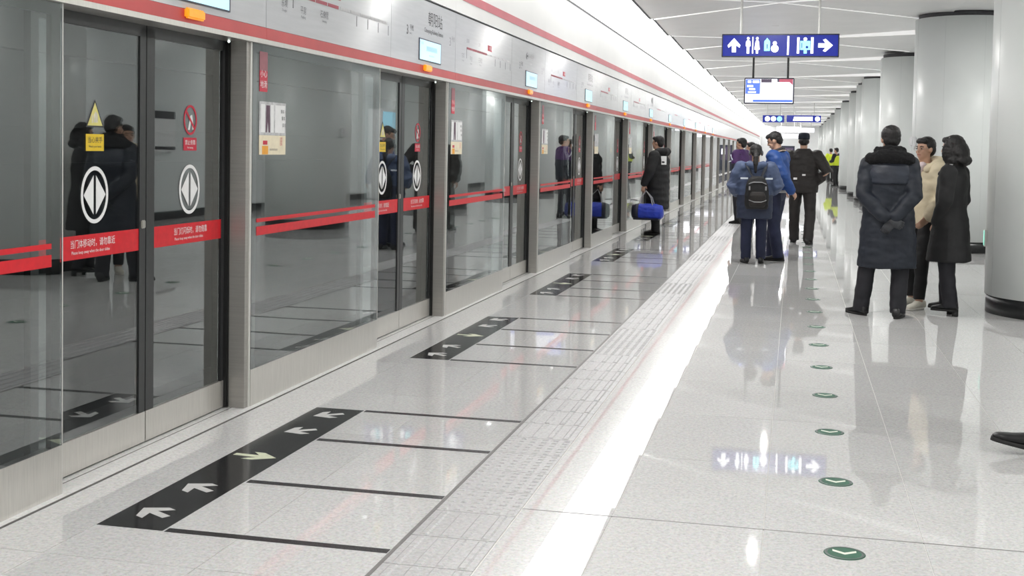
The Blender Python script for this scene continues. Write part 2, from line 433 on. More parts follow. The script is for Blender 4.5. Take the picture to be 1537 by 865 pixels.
# luminous cove between fascia and ceiling edge
cove = thing('cove_light', 'long glowing white cove light above the platform doors', 'light', (0, 0, 0))
y = Y0
while y < Y1-.1:
    g = G(); ya, yb = y+.004, y+3.066; b = 0
    prof = [(-2.935, 3.442), (-2.86, 3.52), (-2.70, 3.60), (-2.55, 3.675), (-2.30, 3.74)]
    for yq in (ya, yb):
        g.v += [(x, yq, z) for x, z in prof]+[(x, yq, z+.03) for x, z in reversed(prof)]
    n = 2*len(prof)
    for i in range(n): g.f.append((i, (i+1) % n, n+(i+1) % n, n+i))
    g.f.append(tuple(range(n))[::-1]); g.f.append(tuple(n+i for i in range(n)))
    obj('diffuser', (g, m_cove), cove)
    y += 3.07
trim = struct(obj('trim_2', (G().box(-3.0, -2.936, Y0, Y1, 3.406, 3.440), m_gap)))

# ------------------------------------------------------------------ recessed downlights; the row behind the columns is unseen, added to brighten the hall
lens = G().loft([(0, 0, -.004, .045, .045), (0, 0, .0, .045, .045)], 16).mesh('lens', m_lamp)
gr = G()
n = 20
ra = [[(r*math.cos(2*PI*i/n), r*math.sin(2*PI*i/n), z) for i in range(n)] for r, z in ((.046, .0), (.065, -.008), (.07, .0), (.046, .001))]
gr.ringmesh(ra, cap=False)
ring = gr.mesh('ring', m_lampr)
housing = G().loft([(0, 0, .001, .044, .044), (0, 0, .33, .044, .044)], 16).mesh('housing', m_lampr)
spot = bpy.data.lights.new('lamp', 'AREA'); spot.energy = SPOT_W; spot.shape = 'DISK'; spot.size = .085
spot.color = (1, .985, .955)
spot2 = spot.copy(); spot2.energy = SPOT_W*.5
bpy.context.view_layer.update(); DG = bpy.context.evaluated_depsgraph_get()
def downlight(x, y, z, label, group, spot=spot):
    hit = sc.ray_cast(DG, (x, y, 2.0), (0, 0, 1)); z = hit[1].z+.006 if hit[0] else z
    t = thing('downlight', label, 'light', (x, y, z), 0, group)
    obj('lens', lens, t); obj('ring', ring, t); obj('housing', housing, t)
    l = bpy.data.objects.new('lamp', spot); COL.objects.link(l); l.parent = t; l.location = (0, 0, -.012)
for k in range(-8, 15):
    y = 22.1+6.14*k
    if y > Y1-3 or y < Y0+1: continue
    downlight(-.4, y, ZC-.035, 'small round downlight in the folded ceiling, in the row above the signs', 'downlights above the signs')
    downlight(4.1, y+1.5, ZC-.004, 'added unseen downlight in the flat ceiling behind the columns', 'added downlights behind the columns')
# ------------------------------------------------------------------ platform screen doors
def rect(y0, y1, z0, z1, x0, x1): return G().box(x0, x1, y0, y1, z0, z1)
NB = 26
def nth(i): return 'zeroth' if i < 0 else ORD[i]
def dn(i): return ('platform door beside the camera' if i < 0 else nth(i)+' platform door from the camera')
FAR = 11
ME = {}
def me(key, fn):
    if key not in ME: ME[key] = fn()
    return ME[key]
def ringpoly(cy, cz, ry, rz, ry2, rz2, x0, x1, n=40):
    g = G(); R = []
    for (a, b, x) in ((ry, rz, x0), (ry, rz, x1), (ry2, rz2, x1), (ry2, rz2, x0)):
        R.append([(x, cy+a*math.cos(2*PI*i/n), cz+b*math.sin(2*PI*i/n)) for i in range(n)])
    R.append(R[0]); return g.ringmesh(R, cap=False)
def disc(cy, cz, r, x0, x1, n=28):
    return G().prism([(cy+r*math.cos(2*PI*i/n), cz+r*math.sin(2*PI*i/n)) for i in range(n)], 0, x0, x1, frX)
SX = XD+.0075      # sticker plane on the door leaves (1 mm proud of the pane)
def leaf(side, i, y):
    """one sliding leaf; local y = 0 at the door centre"""
    nm = nth(i)
    left = side < 0
    what = 'left' if left else 'right'
    lab = ('%s sliding glass leaf of the %s' % (what, dn(i)))+((', yellow triangle sticker' if left else ', red round sticker') if 0 <= i < 7 else '')
    t = thing('sliding_door', lab, 'door', (0, y, 0), 0, 'sliding platform door leaves')
    i = 20 if i < 0 else i
    a, b = (-.93, -.004) if left else (.004, .835)
    if side > 0: pass
    obj('pane', me(('pane', side), lambda: rect(a+.05, b-.05, .16, 1.99, XD-.006, XD+.006).mesh('pane', m_glass)), t)
    def fr():
        g = G(); x0, x1 = XD-.02, XD+.012
        sw = .055
        g.box(x0, x1, a, a+(sw if left else .075), .15, 2.03); g.box(x0, x1, b-(.055 if left else .03), b, .15, 2.03)
        g.box(x0, x1, a, b, 1.985, 2.0415)
        return g.mesh('frame', m_dark)
    obj('frame', me(('frame', side), fr), t)
    obj('kick_plate', me(('kick', side), lambda: rect(a, b, .012, .16, XD-.02, XD+.014).mesh('kick_plate', m_kick)), t)
    if left:
        obj('rubber_edge', me(('rub', side), lambda: rect(-.0038, .0036, .012, 2.03, XD-.018, XD+.008).mesh('rubber_edge', m_rubber)), t)
        obj('lock_cover', me('lock', lambda: bevel(rect(-.05, -.012, 1.06, 1.10, XD+.012, XD+.02).mesh('lock_cover', m_steel), .006)), t)
    else:
        obj('rubber_edge', me(('rub', side), lambda: rect(.836, .845, .012, 2.03, XD-.03, XD+.03).mesh('rubber_edge', m_rubber)), t)
    if i >= FAR: return
    # red warning strip with lettering
    s = obj('warning_strip', me(('strip', side), lambda: rect(a+.05, b-.03, .955, 1.06, SX-.001, SX).mesh('warning_strip', m_redfilm)), t)
    if i < 4:
        ty = -.63 if left else .28
        text('当门体移动时，请勿靠近' if left else '当门灯闪烁时，请勿倚靠', .040, onX(SX+.001, ty, 1.008), s, m_stickw, wide=.82)
        text('Please keep away when the door slides', .021, onX(SX+.001, ty+.01, .978), s, m_stickw, wide=.92)
    # opening mark: ring and two pointed halves
    cy = -.437 if left else .447
    mk = obj('opening_mark', me(('ring', side), lambda: ringpoly(cy, 1.236, .110, .129, .093, .111, SX-.001, SX).mesh('opening_mark', m_stickw)), t)
    if i < 6:
        obj('arrow_half', me(('ah', side, 0), lambda: G().prism([(cy-.010, 1.236-.088), (cy-.010, 1.236+.088), (cy-.088, 1.236)], 0, SX-.001, SX, frX).mesh('arrow_half', m_stickw)), mk)
        obj('arrow_half', me(('ah', side, 1), lambda: G().prism([(cy+.010, 1.236-.088), (cy+.088, 1.236), (cy+.010, 1.236+.088)], 0, SX-.001, SX, frX).mesh('arrow_half', m_stickw)), mk)
    if left:
        tr = obj('warning_triangle', me('tri', lambda: G().prism([(cy-.072, 1.541), (cy+.072, 1.541), (cy, 1.665)], 0, SX-.0012, SX-.0004, frX).mesh('warning_triangle', m_ink)), t)
        obj('triangle_face', me('tri2', lambda: G().prism([(cy-.060, 1.548), (cy+.060, 1.548), (cy, 1.652)], 0, SX-.0004, SX, frX).mesh('triangle_face', mat('triangle_yellow', (.68, .62, .20), .4, var=.05))), tr)
        obj('hand_symbol', me('tri3', lambda: G().prism([(cy-.026, 1.560), (cy-.018, 1.560), (cy-.018, 1.598), (cy-.026, 1.592)], 0, SX-.0002, SX+.0006, frX).prism([(cy-.012, 1.562), (cy+.022, 1.562), (cy+.020, 1.600), (cy+.004, 1.612), (cy-.010, 1.598)], 0, SX-.0002, SX+.0006, frX).mesh('hand_symbol', mat('symbol_pale', (.62, .58, .46), .5, var=.2))), tr)
        yl = obj('warning_label', me('yl', lambda: rect(cy-.072, cy+.072, 1.434, 1.510, SX-.001, SX).mesh('warning_label', m_yel)), t)
        if i < 4:
            text('当心夹手', .030, onX(SX+.001, cy, 1.473), yl, m_ink, 'CENTER')
            text('Watch your hands', .0135, onX(SX+.001, cy, 1.450), yl, m_ink, 'CENTER')
    else:
        pr = obj('prohibition_ring', me('pring', lambda: ringpoly(cy+.005, 1.597, .070, .078, .058, .066, SX-.001, SX).mesh('prohibition_ring', m_redlab)), t)
        if i < 6:
            obj('prohibition_bar', me('pbar', lambda: G().prism([(cy-.046, 1.640), (cy-.036, 1.648), (cy+.056, 1.555), (cy+.046, 1.546)], 0, SX-.001, SX, frX).mesh('prohibition_bar', m_redlab)), pr)
            obj('leaning_figure', me('pfig', lambda: G().prism([(cy-.02, 1.545), (cy+.0, 1.545), (cy+.016, 1.60), (cy+.03, 1.545), (cy+.042, 1.55), (cy+.024, 1.625), (cy+.006, 1.62)], 0, SX-.002, SX-.001, frX).mesh('leaning_figure', m_stickw)), pr)
        rl = obj('prohibition_label', me('plab', lambda: rect(cy-.068, cy+.072, 1.438, 1.505, SX-.001, SX).mesh('prohibition_label', m_redlab)), t)
        if i < 4:
            text('禁止倚靠', .028, onX(SX+.001, cy+.002, 1.470), rl, m_stickw, 'CENTER')
            text('No leaning', .014, onX(SX+.001, cy+.002, 1.449), rl, m_stickw, 'CENTER')

FXS = XF+.0075
def fixed(i, y):
    """fixed glass panel between two doors; local y = 0 at the door centre that follows at its far end"""
    nm = nth(i)
    a, b = -PITCH_Y+.9225, -.885
    t = thing('glass_panel', 'fixed glass screen panel just before the %s' % dn(i), 'glass panel', (0, y, 0), 0, 'fixed glass screen panels')
    i = 20 if i < 0 else i
    obj('pane', me('fpane', lambda: rect(a, b, .21, 2.0415, XF-.006, XF+.006).mesh('pane', m_glass)), t)
    obj('frame', me('fframe', lambda: rect(a, a+.06, .21, 2.0415, XF-.03, XF-.0065).box(XF-.03, XF-.0065, b-.07, b-.008, .21, 2.0415).box(XF-.03, XF-.0065, a, b-.01, 1.99, 2.0415).mesh('frame', m_frame)), t)
    obj('glass_edge', me('fedge', lambda: rect(b+.0005, b+.006, .01, 2.0415, XF-.006, XF+.007).mesh('glass_edge', m_postl)), t)
    obj('kick_plate', me('fkick', lambda: rect(a, b, .004, .21, XF-.04, XF+.008).mesh('kick_plate', m_kick)), t)
    if i >= FAR: return
    obj('stripe', me('fs1', lambda: rect(a+.06, b-.075, .962, 1.012, FXS-.001, FXS).mesh('stripe', m_redfilm)), t)
    obj('stripe', me('fs2', lambda: rect(a+.06, b-.075, 1.036, 1.058, FXS-.001, FXS).mesh('stripe', m_redfilm)), t)
    if i == 0 or i > 6: return
    p0 = a+.085
    st = obj('vertical_notice', me('vn', lambda: rect(p0, p0+.105, 1.775, 1.893, FXS-.001, FXS).mesh('vertical_notice', m_redlab)), t)
    obj('notice_top', me('vn2', lambda: rect(p0, p0+.105, 1.893, 2.0, FXS-.001, FXS).mesh('notice_top', mat('notice_faded', (.30, .10, .12), .4, var=.1))), st)
    if i < 4:
        text('小心', .045, onX(FXS+.001, p0+.052, 1.86), st, m_stickw, 'CENTER'); text('地滑', .045, onX(FXS+.001, p0+.052, 1.80), st, m_stickw, 'CENTER')
    po = obj('poster', me('po', lambda: rect(p0, p0+.365, 1.53, 1.72, FXS-.001, FXS).mesh('poster', m_poster)), t)
    if i < 4:
        g = G()
        for q0, q1 in ((.02, .075), (.155, .195), (.215, .35)): obj('picture', (G().box(FXS, FXS+.0006, p0+q0, p0+q1, 1.545, 1.705), m_stickw), po)
        obj('picture', (G().prism([(p0+.085, 1.545), (p0+.10, 1.545), (p0+.112, 1.61), (p0+.128, 1.545), (p0+.145, 1.545), (p0+.14, 1.70), (p0+.09, 1.70)], 0, FXS, FXS+.0008, frX), m_purp), po)
        for q in range(3): text('乘车', .026, onX(FXS+.0012, p0+.29+.012*q, 1.66-.04*q), po, m_ink)
    pc = obj('poster', me('pc', lambda: rect(p0, p0+.365, 1.418, 1.529, FXS-.001, FXS).mesh('poster', m_cream)), t)
    if i < 4:
        obj('picture', (G().box(FXS, FXS+.0006, p0+.04, p0+.12, 1.420, 1.468), m_or), pc); obj('picture', (G().box(FXS, FXS+.0006, p0+.05, p0+.11, 1.475, 1.498), m_redlab), pc)
        for q in range(3): text('文明', .018, onX(FXS+.001, p0+.28, 1.505-.017*q), pc, m_redlab)
        text('乘坐地铁安全出行', .014, onX(FXS+.001, p0+.14, 1.442), pc, m_inkg)

def post(i, y):
    nm = nth(i)
    t = thing('door_post', 'slim stainless steel post just after the %s' % dn(i), 'post', (0, y, 0), 0, 'platform door posts')
    i = 20 if i < 0 else i
    obj('body', me('post', lambda: rect(.858, .90, .004, 2.0415, -3.16, XF-.002).mesh('body', m_post)), t)
    obj('edge_strip', me('postl', lambda: rect(.90, .921, .004, 2.0415, -3.05, XF+.004).mesh('edge_strip', m_postl)), t)
    obj('seal', me('posts', lambda: rect(.846, .8575, .01, 2.0415, -3.10, -3.045).mesh('seal', m_rubber)), t)
    if i < FAR: obj('status_lamp', me('postled', lambda: G().ell((XD+.05, .80, 2.036), (.008, .008, .008), 8, 6).mesh('status_lamp', m_led)), t)

HX = -2.93
def header(i, y):
    """header box over one bay, from before its fixed panel to after its door"""
    nm = nth(i)
    a, b = -2.87, 1.06
    lab = 'silver header with red lower band over the %s' % dn(i); grp = 'platform door headers'
    t = thing('door_header', lab, 'header', (0, y, 0), 0, grp)
    i = 20 if i < 0 else i
    j = -.69                                     # joint between map panel and door panel
    obj('box', me('hbox', lambda: rect(a, b, 2.069, 2.654, -3.30, HX-.012).mesh('box', m_gap)), t)
    obj('lip', me('hlip', lambda: rect(a, b, 2.042, 2.068, -3.16, HX+.006).mesh('lip', m_kick)), t)
    obj('red_band', me('hr1', lambda: rect(a+.001, j-.001, 2.069, 2.134, HX-.012, HX+.003).mesh('red_band', m_redband)), t)
    obj('red_band', me('hr2', lambda: rect(j+.001, b-.001, 2.069, 2.134, HX-.012, HX+.003).mesh('red_band', m_redband)), t)
    p1 = obj('map_panel', me('hp1', lambda: rect(a+.0015, j-.0015, 2.136, 2.655, HX-.012, HX).mesh('map_panel', m_head)), t)
    p2 = obj('name_panel', me('hp2', lambda: rect(j+.0015, b-.0015, 2.136, 2.655, HX-.012, HX).mesh('name_panel', m_head)), t)
    if i >= FAR: return
    lp = obj('signal_lamp', me('lamp', lambda: bevel(rect(.10, .28, 2.088, 2.140, HX+.003, HX+.03).mesh('signal_lamp', m_amber), .008)), t)
    sc_ = obj('screen', me('scr', lambda: rect(-.01, .60, 2.170, 2.345, HX, HX+.006).mesh('screen', m_bezel)), t)
    obj('display', me('scr2', lambda: rect(.005, .585, 2.178, 2.336, HX+.0055, HX+.007).mesh('display', m_lcd)), sc_)
    if i < 6:
        obj('display_text', me('scr3', lambda: rect(.18, .48, 2.255, 2.295, HX+.0068, HX+.0076).box(HX+.0068, HX+.0076, .04, .10, 2.30, 2.32).box(HX+.0068, HX+.0076, .26, .40, 2.215, 2.225).mesh('display_text', m_lcdt)), sc_)
    # route map: red travelled part, grey rest, station ticks and names
    def mp(c0, c1, n, hgt, w):
        g = G(); L = (c1-c0)/n
        for q in range(n): g.box(HX, HX+.001, c0+q*L+.006, c0+(q+1)*L-.006, hgt, hgt+w)
        return g
    red_end = -2.87+1.14
    if i == 1:
        obj('route_line', (mp(-2.75, red_end-.02, 5, 2.365, .022), m_mapr), p1)
        obj('route_line', (mp(red_end, -.78, 5, 2.365, .022), m_mapg), p1)
        obj('current_station', (G().box(HX, HX+.001, -2.2, -1.72, 2.425, 2.436), m_mapr), p1)
    else:
        obj('route_line', me('rl1', lambda: mp(-2.49, -1.75, 4, 2.372, .020).mesh('route_line', m_mapr)), p1)
        obj('route_line', me('rl2', lambda: mp(-1.75, -.66-.13, 6, 2.376, .012).mesh('route_line', m_mapg)), p1)
        if i < 6: obj('current_station', me('rlc', lambda: G().box(HX, HX+.001, -1.72, -1.56, 2.42, 2.475).mesh('current_station', m_redlab)), p1)
    if i < 6:
        def ticks():
            g = G()
            for q in range(4): g.box(HX, HX+.0008, -1.42+.22*q, -1.408+.22*q, 2.29, 2.36)
            g.box(HX, HX+.0008, -2.50, -2.488, 2.29, 2.39)
            return g.mesh('tick', m_inkg)
        obj('tick', me('ticks', ticks), p1)
        for q, (nm_, yy_, zz_) in enumerate((('东坝', -2.62, 2.285), ('平房', -2.34, 2.275), ('石佛营', -2.0, 2.285))):
            text(nm_, .052, onX(HX+.001, yy_, zz_), p1, m_inkg, 'CENTER', wide=.9)
            text(('Dongba', 'Pingfang', 'Shifoying')[q], .022, onX(HX+.001, yy_, zz_-.03), p1, m_inkg, 'CENTER')
        if i != 1:
            for q, nm_ in enumerate(('团结湖', '工体', '朝阳站')):
                text(nm_, .04, onX(HX+.0018, -2.46+.41*q+(.03 if q == 2 else 0), 2.435), p1, m_stickw if q == 2 else m_inkg, 'CENTER', wide=.8)
        if i == 2:
            text('←', .12, onX(HX+.001, .0, 2.47), p2, m_ink, bold=.004); text('出站换乘', .075, onX(HX+.001, .16, 2.49), p2, m_mapg); text('Transfer', .035, onX(HX+.001, .2, 2.42), p2, m_mapg)
        else:
            text('朝阳站', .125, onX(HX+.001, .44, 2.475), p2, m_ink, 'CENTER', wide=1.1)
            text('Chaoyang Railway Station', .052, onX(HX+.001, .40, 2.405), p2, m_ink, 'CENTER', wide=1.0)
        text('3', .105, onX(HX+.001, -.33, 2.345), p2, m_ink); text('号线', .05, onX(HX+.001, -.25, 2.385), p2, m_ink); text('Line 3', .022, onX(HX+.001, -.25, 2.352), p2, m_ink)
        text('3', .105, onX(HX+.001, .86, 2.355), p2, m_inkg); text('号线', .05, onX(HX+.001, .93, 2.40), p2, m_inkg)

for i in range(NB):
    y = D0+PITCH_Y*i
    leaf(-1, i, y); leaf(1, i, y); fixed(i, y); post(i, y); header(i, y)
# white upper fascia with red stripe, per bay
for i in range(-1, NB):
    y = D0+PITCH_Y*i
    t = thing('upper_fascia', 'white upper fascia panel with red stripe above the %s' % dn(i), 'fascia', (0, y, 0), 0, 'upper fascia panels')
    obj('panel', me('fas', lambda: rect(-2.869, 1.059, 2.675, 3.405, -3.30, HX-.002).mesh('panel', m_fascia)), t)
    obj('red_stripe', me('fasr', lambda: rect(-2.869, 1.059, 2.795, 2.875, HX-.001, HX+.0015).mesh('red_stripe', m_redstripe)), t)
    obj('shadow_gap', me('fasg', lambda: rect(-2.869, 1.059, 2.6565, 2.674, -3.28, HX-.02).mesh('shadow_gap', m_gap)), t)
# the stretch of screen doors beside and behind the camera
y = D0-PITCH_Y
fixed(-1, y); post(-1, y); leaf(-1, -1, y); leaf(1, -1, y); header(-1, y)
# beyond that, outside the picture, a plain solid screen closes the platform edge
struct(obj('wall_platform_screen', (G().box(-3.3, -2.95, Y0, D0-PITCH_Y-2.88, .004, 3.44), m_white)))
struct(obj('wall_platform_screen_end', (G().box(-3.3, -2.95, D0+PITCH_Y*(NB-1)+1.07, Y1, .004, 3.44), m_white)))
# ------------------------------------------------------------------ queue marks
def arrow_pts(L, Wd, open_=False):
    # chevron-headed arrow pointing +v
    return [(-.018, -L/2), (.018, -L/2), (.018, L*.05), (Wd/2, -L*.18), (Wd/2, L*.08), (0, L/2), (-Wd/2, L*.08), (-Wd/2, -L*.18), (-.018, L*.05)]
for i in range(12):
    y = D0+PITCH_Y*i
    nm = nth(i)
    t = thing('queue_mark', 'black floor band with arrows and queue lines before the %s platform door' % nm, 'floor marking', (0, y, 0), 0, 'queue marks before the doors')
    obj('band', me('qband', lambda: G().box(-2.585, -2.305, -1.20, 1.025, .0003, .0012).mesh('band', m_black)), t)
    for q in (-1.185, -.475, .325, 1.015):
        obj('queue_line', me('qline', lambda: G().box(-2.295, -1.405, -.022, .022, .0003, .0012).mesh('queue_line', m_qline)), t, (0, q, 0))
    if i > 7: continue
    for yy_, an, yl in ((-1.0, 60, 0), (-.63, 60, 0), (-.07, -95, 1), (.47, 125, 0), (.86, 125, 0)):
        def am():
            g = G().prism(arrow_pts(.17, .15), 0, 0, .0006, frZ); return g.mesh('arrow', m_arrow)
        def amy():
            g = G().prism(arrow_pts(.22, .13), 0, 0, .0006, frZ); return g.mesh('arrow', m_arrowy)
        o = obj('arrow', me('arry' if yl else 'arr', amy if yl else am), t, (-2.45, yy_, .0013))
        o.rotation_euler = (0, 0, math.radians(an))
# ------------------------------------------------------------------ green evacuation arrows in the floor
disc_m = G().loft([(0, 0, .0002, .076, .076), (0, 0, .0022, .074, .074)], 32).mesh('disc', m_green)
rng = G(); n = 32
rng.ringmesh([[(r*math.cos(2*PI*i/n), r*math.sin(2*PI*i/n), z) for i in range(n)] for r, z in ((.074, .0018), (.070, .0030), (.064, .0030), (.061, .0018))], cap=False)
ring_m = rng.mesh('rim', mat('marker_rim', (.10, .13, .12), .3, metal=.5, var=.1))
chev = G().prism([(-.043, .012), (0, -.020), (.043, .012), (.043, .032), (0, .002), (-.043, .032)], 0, .0022, .0030, frZ).mesh('chevron', mat('marker_chevron', (.72, .76, .66), .4, var=.05))
for k in range(22):
    y = 4.62+1.0085*k
    lab = 'round green floor arrow marker, %s of the line from the camera' % nth(k)
    t = thing('floor_marker', lab, 'floor marker', (.22, y, 0), 0, 'green floor arrow markers')
    obj('disc', disc_m, t); obj('rim', ring_m, t); obj('chevron', chev, t)
# ------------------------------------------------------------------ columns
RC = .75
def ringz(r, z, n=64): return [(r*math.cos(2*PI*i/n), r*math.sin(2*PI*i/n), z) for i in range(n)]
shaft = G().ringmesh([ringz(RC, .17), ringz(RC, 3.62)]).mesh('shaft', m_col, True)
cbase = G().ringmesh([ringz(RC-.012, 0), ringz(RC-.012, .168)]).mesh('base_ring', m_colb, True)
ccol = G().ringmesh([ringz(RC-.05, 3.62), ringz(RC-.05, ZC-.002)]).mesh('top_gap', m_gap, True)
for me_ in (shaft, cbase, ccol):
    for p in me_.polygons:
        if len(p.vertices) > 4: p.use_smooth = False
seam = G()
for q in range(8):
    a = 2*PI*(q+.35)/8
    seam.bbox((RC*math.cos(a), RC*math.sin(a), 1.9), (.0024, .002, 3.44), Matrix.Rotation(a, 3, 'Z'))
seam_m = seam.mesh('panel_seam', mat('seam_grey', (.58, .61, .60), .5, var=.05))
CY_ = [12.35, 20.35, 28.35, 36.2, 39.4, 44.5, 52.6, 60.7, 68.8, 76.9, 85.0, 93.1, 101.2]
cname = ['nearest thick white round column at the right edge', 'thick white round column right behind the group of three', 'third white round column behind the man in the navy coat']
for k, y in enumerate([-4.0, 4.2-.0]+CY_):
    k -= 2
    if k == -1: continue
    lab = cname[k] if 0 <= k < 3 else ('white round column, %s in the row from the camera' % ORD[k] if 3 <= k else 'white round column behind the camera')
    t = thing('column', lab, 'column', (2.56, y, 0), 0, 'round columns')
    obj('shaft', shaft, t); obj('base_ring', cbase, t); obj('top_gap', ccol, t); obj('panel_seam', seam_m, t)
    if k == 0:
        a = math.radians(176)
        gx = obj('exit_light', (G().bbox((0, 0, 0), (.02, .11, .16)), m_rod), t, (RC*math.cos(a)-.008, RC*math.sin(a), .70)); gx.rotation_euler = (0, 0, a)
        g2 = obj('green_panel', (G().bbox((.011, 0, 0), (.004, .09, .14)), mat('exit_green', (.2, .8, .6), .3, emit=.7, ecol=(.25, .85, .62))), gx)
    if k == 1:
        a = math.radians(196)
        hb = obj('call_box', bevel(G().bbox((0, 0, 0), (.09, .13, .16)).mesh('call_box', m_white), .02), t, ((RC+.035)*math.cos(a), (RC+.035)*math.sin(a), 1.70)); hb.rotation_euler = (0, 0, a)
# ------------------------------------------------------------------ hanging signs and screens
def circ(cx, cy, r, n=16): return [(cx+r*math.cos(2*PI*i/n), cy+r*math.sin(2*PI*i/n)) for i in range(n)]
def lit(name, polys, m, parent, y=-.046, t=.003):
    g = G()
    for p in polys: g.prism(p, 0, -y, -y+t, frY)
    return obj(name, (g, m), parent)
def arrow_up(cx, cz, s):
    return [(cx-.13*s, cz-.42*s), (cx+.13*s, cz-.42*s), (cx+.13*s, cz+.02*s), (cx+.34*s, cz-.14*s), (cx+.40*s, cz+.02*s), (cx, cz+.46*s), (cx-.40*s, cz+.02*s), (cx-.34*s, cz-.14*s), (cx-.13*s, cz+.02*s)]
def rotp(p, cx, cz, a):
    c, s = math.cos(a), math.sin(a); return [(cx+(x-cx)*c-(z-cz)*s, cz+(x-cx)*s+(z-cz)*c) for x, z in p]
def pictos(body, s, x0, cz):
    """sign with arrow, toilets, babycare | lift, arrow ; x0 = left edge, s = scale (sign height)"""
    f = lambda u: x0+u*s
    lit('arrow_symbol', [arrow_up(f(.52), cz, s*.72)], m_swhite, body)
    man = lambda u: [(f(u)-.055*s, cz-.36*s), (f(u)+.055*s, cz-.36*s), (f(u)+.06*s, cz-.05*s), (f(u)+.11*s, cz-.02*s), (f(u)+.09*s, cz+.2*s), (f(u), cz+.26*s), (f(u)-.09*s, cz+.2*s), (f(u)-.11*s, cz-.02*s), (f(u)-.06*s, cz-.05*s)]
    wom = lambda u: [(f(u)-.05*s, cz-.36*s), (f(u)+.05*s, cz-.36*s), (f(u)+.05*s, cz-.2*s), (f(u)+.12*s, cz-.18*s), (f(u)+.07*s, cz+.2*s), (f(u), cz+.26*s), (f(u)-.07*s, cz+.2*s), (f(u)-.12*s, cz-.18*s), (f(u)-.05*s, cz-.2*s)]
    lit('toilet_symbol', [man(1.15), circ(f(1.15), cz+.32*s, .06*s), wom(1.55), circ(f(1.55), cz+.32*s, .06*s), [(f(1.33), cz-.36*s), (f(1.38), cz-.36*s), (f(1.38), cz+.38*s), (f(1.33), cz+.38*s)]], m_swhite, body)
    lit('lift_symbol', [[(f(1.86), cz-.24*s), (f(2.12), cz-.24*s), (f(2.12), cz+.18*s), (f(1.99), cz+.34*s), (f(1.86), cz+.18*s)]], m_scyan, body)
    lit('lift_door', [[(f(1.97), cz-.14*s), (f(2.01), cz-.14*s), (f(2.01), cz+.06*s), (f(1.97), cz+.06*s)]], m_sblue, body, -.049)
    lit('baby_symbol', [circ(f(2.33), cz-.14*s, .17*s), circ(f(2.33), cz+.10*s, .09*s)], m_swhite, body)
    lit('divider', [[(f(2.87), cz-.42*s), (f(2.95), cz-.42*s), (f(2.96), cz+.42*s), (f(2.88), cz+.42*s)]], m_swhite, body)
    lit('gate_symbol', [[(f(3.30), cz-.36*s), (f(3.40), cz-.36*s), (f(3.41), cz+.36*s), (f(3.31), cz+.36*s)], [(f(3.90), cz-.36*s), (f(4.02), cz-.36*s), (f(4.02), cz+.36*s), (f(3.91), cz+.36*s)], circ(f(3.66), cz+.28*s, .08*s)], m_swhite, body)
    lit('gate_symbol', [[(f(3.44), cz-.20*s), (f(3.88), cz-.20*s), (f(3.88), cz+.20*s), (f(3.44), cz+.20*s)], [(f(3.60), cz-.36*s), (f(3.74), cz-.36*s), (f(3.74), cz-.20*s), (f(3.60), cz-.20*s)]], m_scyan, body)
    lit('gate_symbol', [circ(f(3.74), cz-.08*s, .06*s), [(f(3.50), cz-.12*s), (f(3.53), cz-.12*s), (f(3.53), cz+.12*s), (f(3.50), cz+.12*s)]], m_sblue, body, -.049)
    lit('arrow_symbol', [rotp(arrow_up(f(4.53), cz, s*.72), f(4.53), cz, -PI/2)], m_swhite, body)
sx0, sx1, sz0, sz1 = -1.06, .56, 2.855, 3.172
t = thing('hanging_sign', 'large blue lit sign with white arrows and toilet symbols hanging from ceiling', 'sign', (0, 17.9, 0))
bd = obj('body', bevel(G().box(sx0, sx1, -.045, .045, sz0, sz1).mesh('body', m_sblue), .008), t)
obj('frame', (G().box(sx0-.006, sx1+.006, -.047, .047, sz1-.012, sz1+.006).box(sx0-.006, sx1+.006, -.047, .047, sz0-.006, sz0+.010).box(sx0-.008, sx0+.008, -.047, .047, sz0, sz1).box(sx1-.008, sx1+.008, -.047, .047, sz0, sz1), m_bezel), t)
pictos(bd, sz1-sz0, sx0, (sz0+sz1)/2)
for x in (-.80, .29):
    obj('hanger_rod', (G().tube([(x, 0, sz1), (x, 0, ZC+.05)], .018, 12, False), m_rod), t)
def screen(y, x0, x1, z0, z1, label, rods, near=True):
    t = thing('hanging_screen', label, 'screen', (0, y, 0), 0, 'hanging passenger screens')
    bd = obj('case', bevel(G().box(x0, x1, -.05, .05, z0, z1).mesh('case', m_bezel), .012), t)
    w_, h_ = x1-x0, z1-z0; q = lambda a, b, c, d: [(x0+a*w_, z0+c*h_), (x0+b*w_, z0+c*h_), (x0+b*w_, z0+d*h_), (x0+a*w_, z0+d*h_)]
    pic = lit('picture', [q(.025, .975, .045, .955)], m_scr_w, bd, -.0505)
    lit('train_panel', [q(.03, .32, .38, .94)], m_scr_b, bd, -.0515)
    lit('lower_bar', [q(.18, .97, .07, .16)], m_scr_b, bd, -.0515)
    lit('picture_area', [q(.70, .97, .84, .955), [(x0+.9*w_, z0+.84*h_), (x0+.97*w_, z0+.72*h_), (x0+.97*w_, z0+.84*h_)]], m_scr_r, bd, -.0515)
    lit('picture_area', [q(.34, .55, .82, .95), q(.66, .78, .84, .955)], m_scr_d, bd, -.0512)
    lit('panel_text', [q(.07, .14, .80, .90), q(.17, .30, .80, .90), q(.06, .18, .64, .72), q(.10, .22, .53, .60), q(.08, .24, .42, .48)], m_scr_w, bd, -.0525)
    for x in rods:
        obj('hanger_rod', (G().tube([(x, 0, z1), (x, 0, ZC+.05)], .022, 10, False), m_rodk), t)
def ray_pt(px, py, Y):
    d = fw+r2*((px-768.5)/F_PX)-u2*((py-CY)/F_PX); return Vector((0, 0, 1.48))+d*(Y/d.y)
Ys = 26.0
A = ray_pt(1117.5, 117, Ys); B = ray_pt(1191.5, 156.5, Ys)
